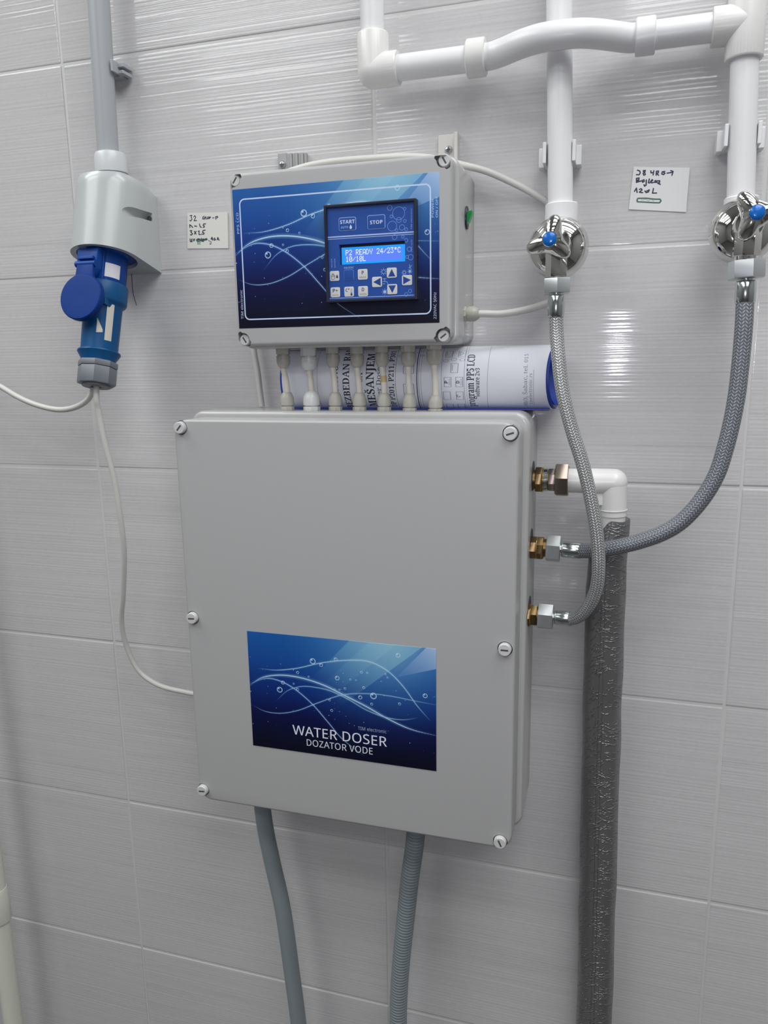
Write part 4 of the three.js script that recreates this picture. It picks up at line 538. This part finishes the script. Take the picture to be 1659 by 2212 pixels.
// ---------------------------------------------------------------- wall socket, conduit and plug on the left
{
  const ax = -0.322, r = 0.0415, TL = 15.6 * Math.PI / 180, zc = y => 0.05 + (1.515 - y) * Math.tan(TL);
  const sec = []; const NA = 40; // perimeter [x, z from axis or wall, top y]
  for (let k = 0; k <= NA; k++) { const a = Math.PI * k / NA; sec.push({ c: Math.cos(a), s: Math.sin(a) }); }
  const yTop = 1.6075, pos = [], idx = [], NL = 26, per = [{ w: 1, x: 0.0125 }, { w: 1, x: r }, ...sec.map(q => ({ ...q })), { w: 1, x: -r }, { w: 1, x: -0.0125 }], NP = per.length;
  for (let i = 0; i <= NL; i++) for (const q of per) {
    let top = yTop, bot, x, z;
    const f = i / NL;
    if (q.w) { top = Math.abs(q.x) > 0.02 ? 1.588 : 1.608; bot = 1.4987; x = q.x; z = 0.0003; }
    else { top = yTop - 0.007 * Math.pow(Math.abs(q.c), 6); bot = 1.4987 + Math.tan(TL) * (0.05 + r * q.s * 0.98); }
    const y = bot + (top - bot) * f;
    if (!q.w) { x = r * q.c; z = zc(y) + r * q.s; }
    const e = Math.min(1, (1 - f) * NL / 3), k = 1 - 0.05 * Math.pow(1 - e, 2); // slightly rounded top edge
    pos.push(ax + x * (q.w ? 1 : k), y, q.w ? z : zc(y) + r * q.s * k);
  }
  for (let i = 0; i < NL; i++) for (let j = 0; j < NP; j++) { const a = i * NP + j, b = i * NP + (j + 1) % NP, c = a + NP, d = b + NP; idx.push(a, c, b, b, c, d); }
  const kb = pos.length / 3; pos.push(ax, 1.4987 + Math.tan(TL) * 0.045, 0.045); const kt = kb + 1; pos.push(ax, yTop + 0.0005, 0.026);
  for (let j = 0; j < NP; j++) { idx.push(kb, j, (j + 1) % NP); const o = NL * NP; idx.push(kt, o + (j + 1) % NP, o + j); }
  let g = new THREE.BufferGeometry(); g.setAttribute('position', new THREE.Float32BufferAttribute(pos, 3)); g.setIndex(idx);
  g = creased(g, 0.6); g.setAttribute('uv', new THREE.Float32BufferAttribute(new Float32Array(g.attributes.position.count * 2), 2));
  const axisDir = V(0, -Math.cos(TL), Math.sin(TL)), rim = V(ax, 1.4987 + Math.tan(TL) * 0.05, 0.05);
  let hg = sub(g, cyl(rim.clone().addScaledVector(axisDir, 0.03), rim.clone().addScaledVector(axisDir, -0.032), 0.0347, 0.0347, 64));
  hg = sub(hg, merge([cyl(V(-0.2832, 1.5625, 0.012), V(-0.2832, 1.5625, 0.092), 0.0056, 0.0056, 32)]));
  const t = thing('wall_socket', 'grey surface-mounted power socket with a blue insert and open blue lid', 'socket');
  part(t, 'housing', hg, M.housing);
  part(t, 'screw', lathe([[0, 0], [0.003, 0], [0.003, 0.0012], [0, 0.0016]], V(-0.2842, 1.5612, 0.0125), V(0, 0, 1), 16), M.slot);
  part(t, 'conduit_collar', merge([lathe([[0.001, 0], [0.0178, 0], [0.0178, 0.006], [0.001, 0.006]], V(-0.3238, 1.6068, 0.025), V(0, 1, 0), 40), lathe([[0.001, 0], [0.0190, 0], [0.0193, 0.001], [0.0188, 0.018], [0.0172, 0.0222], [0.0135, 0.0235], [0.001, 0.0235]], V(-0.3236, 1.6132, 0.025), V(0, 1, 0), 40)]), M.collarWhite, 'pale round collar around the conduit');
  // blue insert, in a frame whose -y runs along the plug axis
  const fr = part(t, 'socket_insert', merge([lathe([[0.0345, 0.006], [0.0335, 0.004], [0.026, 0.004], [0.0238, 0.0015], [0.0236, -0.036], [0.0226, -0.0375], [0.001, -0.0375], [0.001, 0.006]].reverse(), V(0, 0, 0), V(0, 1, 0), 48), box(0.0085, 0.0135, -0.036, 0.002, 0.0175, 0.0235, 0.001)]), M.blue, 'round blue plastic socket insert'); fr.position.copy(rim); fr.rotation.x = -TL;
  const wedge = polyExtrude([[-0.0165, -0.0005], [0.0125, -0.0005], [0.0120, -0.024], [0.004, -0.036], [-0.010, -0.036], [-0.0155, -0.024]], 0.018, 0.002); wedge.translate(0, 0, 0.0155);
  part(fr, 'hinge_block', merge([wedge, box(-0.0115, 0.009, -0.0155, -0.0115, 0.0325, 0.0372, 0.001), cyl(V(-0.0155, -0.020, 0.0335), V(0.0115, -0.020, 0.0335), 0.0036)]), M.blue);
  part(fr, 'flap_lid', merge([polyExtrude([[-0.0125, -0.018], [0.0095, -0.018], [0.0105, -0.034], [0.016, -0.046], [-0.019, -0.046], [-0.0135, -0.034]], 0.005, 0.0012).translate(0, 0, 0.0315), lathe([[0.0001, 0], [0.0262, 0], [0.0272, 0.001], [0.0272, 0.0075], [0.0262, 0.0087], [0.0225, 0.0090], [0.0001, 0.0084]], V(-0.0015, -0.0605, 0.0312), V(0, 0.02, 1), 48)]), M.blueDark, 'open round blue lid hanging in front of the plug');
  const lab = new THREE.CylinderGeometry(0.0240, 0.0240, 0.0165, 24, 1, true, 0.30, 1.05); lab.translate(0, -0.0215, 0);
  part(fr, 'paper_label', lab, std(lin(0.62, 0.62, 0.66), 0.6, { side: THREE.DoubleSide }), 'small white paper label');
  // plug
  const p = thing('power_plug', 'teal blue industrial plug with torn white stickers and a grey cable nut', 'plug', undefined, [rim.x, rim.y, rim.z]); p.rotation.x = -TL;
  part(p, 'plug_body', lathe([[0.001, -0.034], [0.0262, -0.034], [0.0268, -0.0355], [0.0268, -0.0545], [0.0258, -0.057], [0.0232, -0.059], [0.0222, -0.061], [0.0212, -0.112], [0.0212, -0.1135], [0.0242, -0.1145], [0.0246, -0.116], [0.0240, -0.1172], [0.0196, -0.1245], [0.0188, -0.1285], [0.001, -0.1285]].reverse(), V(0, 0, 0), V(0, 1, 0), 56), M.teal);
  part(p, 'locking_tab', box(0.013, 0.019, -0.064, -0.056, 0.014, 0.0212, 0.0012), M.teal);
  part(p, 'cable_nut', merge([hexNut(V(0, -0.1265, 0), V(0, -0.1335, 0), 0.0226, 8, 0.3, 0.0008), hexNut(V(0, -0.1335, 0), V(0, -0.154, 0), 0.0222, 8, 0.3, 0.0016), ring(0.006, 0.0162, 0.0028, V(0, -0.1565, 0), V(0, 1, 0))]), M.nutGrey, 'dark grey ribbed cable nut');
  const st = (a0, a1, y0, y1, wob) => { const n = 14, ps = [], ix = []; for (let i = 0; i <= n; i++) { const a = a0 + (a1 - a0) * i / n, f = i / n; for (const k of [0, 1]) { const y = k ? y1(f) : y0(f), rr = 0.0222 - (0.001 * (-y - 0.061) / 0.051) + 0.00025; ps.push(Math.sin(a) * rr, y, Math.cos(a) * rr); } } for (let i = 0; i < n; i++) { const b = i * 2; ix.push(b, b + 2, b + 1, b + 1, b + 2, b + 3); } const q = new THREE.BufferGeometry(); q.setAttribute('position', new THREE.Float32BufferAttribute(ps, 3)); q.setAttribute('uv', new THREE.Float32BufferAttribute(new Float32Array(ps.length / 3 * 2), 2)); q.setIndex(ix); q.computeVertexNormals(); return q; };
  const sm = std(lin(0.56, 0.54, 0.48), 0.6, { side: THREE.DoubleSide });
  part(p, 'torn_sticker', st(0.86, 1.25, () => -0.104, f => -0.062 - 0.003 * Math.sin(f * 6)), sm, 'long torn white sticker'); part(p, 'torn_sticker', st(0.42, 0.74, f => -0.0965 + 0.001 * f, f => -0.0790 - 0.0135 * f), sm, 'small torn white sticker scrap');
  // conduit
  const c = thing('conduit', 'grey electrical conduit running down the tiles to the socket', 'conduit');
  part(c, 'pipe', cyl(V(-0.2965, CEIL, 0.025), V(-0.3268, 1.633, 0.025), 0.0125, 0.0125, 32), M.conduit);
  const k = thing('conduit_clip', 'small grey clip holding the conduit below the top tile joint', 'clip', undefined, [-0.3228, 1.7285, 0]);
  part(k, 'base', box(-0.015, 0.018, -0.006, 0.006, 0.0003, 0.0118, 0.001), M.conduit);
  part(k, 'jaw', box(0.0128, 0.0155, -0.006, 0.007, 0.009, 0.031, 0.0008), M.conduit); part(k, 'jaw', box(-0.0155, -0.0128, -0.006, 0.006, 0.009, 0.027, 0.0008), M.conduit); part(k, 'screw_lug', merge([box(0.0150, 0.0235, 0.001, 0.006, 0.002, 0.0205, 0.0008), box(0.0150, 0.0225, -0.006, -0.002, 0.002, 0.0205, 0.0008)]), M.conduit);
  // cords
  const end = rim.clone().addScaledVector(axisDir, 0.150);
  solo('mains_cable', sweep([end, V(end.x + 0.0006, end.y - 0.02, end.z + 0.004), V(-0.3225, 1.336, 0.092), V(-0.3200, 1.295, 0.088), V(-0.3150, 1.250, 0.083), V(-0.3140, 1.205, 0.079), V(-0.3170, 1.160, 0.073), V(-0.3320, 1.0960, 0.062), V(-0.3450, 1.0530, 0.053), V(-0.3455, 1.0140, 0.045), V(-0.3330, 0.9800, 0.040), V(-0.3080, 0.9630, 0.038), V(-0.2640, 0.9555, 0.036), V(-0.2030, 0.9530, 0.034)], 0.0034, 180, 14), M.cable, 'white cable hanging from the plug and curving in behind the large enclosure', 'cable');
  solo('mains_cable', sweep([V(-1.02, 1.75, 0.006), V(-0.90, 1.64, 0.022), V(-0.74, 1.50, 0.062), V(-0.63, 1.428, 0.075), V(-0.55, 1.395, 0.078), V(-0.4760, 1.3645, 0.080), V(-0.4467, 1.3495, 0.080), V(-0.4199, 1.3398, 0.080), V(-0.3872, 1.3342, 0.080), V(-0.3631, 1.3375, 0.080), V(-0.3440, 1.3465, 0.081), V(-0.3330, 1.3580, 0.084), V(end.x - 0.004, end.y + 0.001, end.z - 0.003)], 0.0034, 120, 14), M.cable, 'white cable sagging in from the left picture edge to the plug', 'cable');
  solo('thread', sweep([V(-0.3210, 1.4990, 0.0045), V(-0.3209, 1.4775, 0.005), V(-0.3171, 1.4604, 0.005)], 0.00045, 16, 8), M.slot, 'thin dark loose thread hanging below the grey socket', 'thread');
}

// ---------------------------------------------------------------- paper notes
function scrawl(x, paths, w, color) { x.strokeStyle = color; x.lineCap = 'round'; x.lineJoin = 'round'; for (const p of paths) { x.lineWidth = w; x.beginPath(); p.forEach(([a, b], i) => i ? x.lineTo(a, b) : x.moveTo(a, b)); x.stroke(); } }
function note(name, corners, print, label) { // four corners on the wall: tl, tr, bl, br
  const n = 10, pos = [], uv = [], idx = [], T = 0.0003;
  for (const s of [0, 1]) for (let j = 0; j <= n; j++) for (let i = 0; i <= n; i++) { const u = i / n, v = j / n, L = (a, b, c, d) => (a * (1 - u) + b * u) * (1 - v) + (c * (1 - u) + d * u) * v; const [tl, tr, bl, br] = corners; pos.push(L(tl[0], tr[0], bl[0], br[0]), L(tl[1], tr[1], bl[1], br[1]), 0.0007 + 0.0006 * Math.pow(Math.abs(u - 0.5) * 2, 4) * (1 - v * 0.5) - s * T); uv.push(u, 1 - v); }
  const K = (n + 1) * (n + 1); for (let j = 0; j < n; j++) for (let i = 0; i < n; i++) { const a = j * (n + 1) + i, b = a + 1, c = a + n + 1, d = c + 1; idx.push(a, c, b, b, c, d, K + a, K + b, K + c, K + b, K + d, K + c); }
  const g = new THREE.BufferGeometry(); g.setAttribute('position', new THREE.Float32BufferAttribute(pos, 3)); g.setAttribute('uv', new THREE.Float32BufferAttribute(uv, 2)); g.setIndex(idx); g.computeVertexNormals();
  return solo(name, g, std(0xffffff, 0.5, { map: print }), label, 'note');
}
note('paper_note', [[-0.2385, 1.5667], [-0.1845, 1.5642], [-0.2416, 1.5256], [-0.1861, 1.5230]], canvas(640, 480, (x, W, H) => {
  x.fillStyle = '#d6d6d0'; x.fillRect(0, 0, W, H); const k = '#23263c';
  scrawl(x, [[[40, 40], [70, 32], [60, 62], [72, 85], [52, 108], [36, 100]], [[100, 55], [118, 38], [132, 58], [104, 106], [146, 104]], [[262, 48], [244, 62], [242, 84], [258, 86], [264, 68]], [[276, 90], [278, 58], [294, 58], [290, 74], [304, 88]], [[314, 58], [316, 82], [332, 80], [334, 58]], [[346, 84], [346, 60], [368, 62], [352, 76]], [[400, 74], [420, 72]], [[452, 92], [448, 58], [476, 52], [484, 66], [460, 76]]], 12, k);
  scrawl(x, [[[38, 196], [36, 158], [66, 178], [82, 196]], [[112, 176], [146, 180]], [[190, 150], [202, 188], [220, 196]], [[254, 152], [288, 150]], [[254, 152], [248, 172], [268, 178], [264, 194], [248, 196]]], 14, k);
  scrawl(x, [[[40, 240], [68, 238], [54, 262], [80, 280], [64, 296], [44, 294]], [[108, 248], [136, 284]], [[136, 248], [110, 284]], [[170, 248], [186, 244], [182, 270], [180, 288], [204, 294]], [[246, 240], [280, 234]], [[246, 240], [236, 264], [262, 270], [260, 286], [240, 288]], [[222, 288], [226, 284]]], 14, k);
  scrawl(x, [[[40, 350], [44, 386], [62, 384], [66, 350], [72, 388]], [[90, 352], [100, 378], [114, 350]], [[372, 352], [388, 330], [396, 370]], [[376, 356], [396, 354]], [[430, 340], [414, 352], [420, 370], [440, 366], [436, 354]], [[466, 366], [478, 334], [498, 372]], [[470, 356], [490, 356]]], 14, k);
  scrawl(x, [[[140, 368], [160, 350], [190, 352], [210, 366], [180, 384], [150, 382], [166, 364], [200, 358]], [[218, 344], [222, 380], [250, 384], [266, 362], [246, 350], [224, 366], [290, 366], [310, 358], [300, 348], [270, 356]]], 16, '#2c4a4e');
  scrawl(x, [[[150, 380], [160, 404], [196, 402], [206, 384]], [[156, 420], [204, 418]]], 11, '#5d8a76'); scrawl(x, [[[330, 372], [352, 382], [372, 392], [370, 420], [356, 426], [352, 410]]], 14, '#7d877c');
}), 'small white handwritten note on the tiles left of the control box');
note('paper_note', [[0.2765, 1.5773], [0.3300, 1.5721], [0.2734, 1.5365], [0.3290, 1.5301]], canvas(700, 540, (x, W, H) => {
  x.fillStyle = '#dcdcdc'; x.fillRect(0, 0, W, H); const k = '#2b2c44';
  scrawl(x, [[[52, 44], [82, 52], [92, 76], [80, 100], [46, 100]], [[126, 48], [152, 44], [148, 66], [128, 80], [140, 104], [158, 96], [148, 72], [128, 56]], [[222, 48], [226, 72], [256, 70]], [[258, 46], [256, 98]], [[294, 100], [292, 52], [318, 48], [318, 70], [296, 76], [324, 100]], [[398, 52], [366, 56], [362, 82], [384, 92], [402, 74], [384, 66]], [[428, 72], [486, 62]], [[470, 40], [500, 50], [490, 96]]], 16, k);
  scrawl(x, [[[58, 196], [52, 146], [84, 140], [82, 164], [62, 170], [92, 180], [60, 194], [116, 176]], [[128, 172], [146, 160], [154, 180], [136, 192], [126, 176]], [[178, 162], [182, 226], [164, 240], [156, 222]], [[214, 150], [208, 196], [226, 196]], [[234, 184], [258, 164], [250, 156], [236, 176], [246, 196], [270, 190]], [[286, 168], [306, 170], [310, 186], [286, 190], [288, 168]], [[318, 170], [346, 168], [344, 190], [322, 196], [356, 212]]], 17, k);
  scrawl(x, [[[46, 310], [66, 268], [80, 322]], [[104, 284], [126, 272], [138, 288], [108, 318], [150, 322]], [[176, 300], [192, 320], [220, 310], [228, 284], [198, 300]], [[278, 266], [272, 324], [322, 320]]], 16, k);
  scrawl(x, [[[100, 396], [90, 420], [98, 440], [180, 440], [300, 442], [370, 440], [386, 416], [372, 396], [300, 398], [200, 390], [100, 396]]], 19, '#49695c'); scrawl(x, [[[140, 404], [150, 420], [200, 402], [230, 424], [260, 404], [300, 422]]], 8, '#93b3a6');
}), 'white handwritten note reading 120 L between the two chrome valves');

// ---------------------------------------------------------------- white drain pipe at the lower left edge
{
  const t = thing('drain_pipe', 'white plastic pipe with a socket joint in the lower left corner', 'pipe', undefined, [-0.6185, 0, 0.05]);
  part(t, 'pipe', cyl(V(0, 0.001, 0), V(0, 0.57, 0), 0.0142, 0.0142, 32), M.pvc);
  part(t, 'socket_joint', lathe([[0.0142, 0], [0.0172, 0], [0.0176, 0.001], [0.0172, 0.05], [0.0158, 0.056], [0.001, 0.056]], V(0, 0.5405, 0), V(0, 1, 0), 32), M.pvc);
  part(t, 'pipe', cyl(V(0, 0.59, 0), V(-0.02, CEIL, 0), 0.0150, 0.0150, 32), M.pvc);
}
renderer.render(scene, camera);
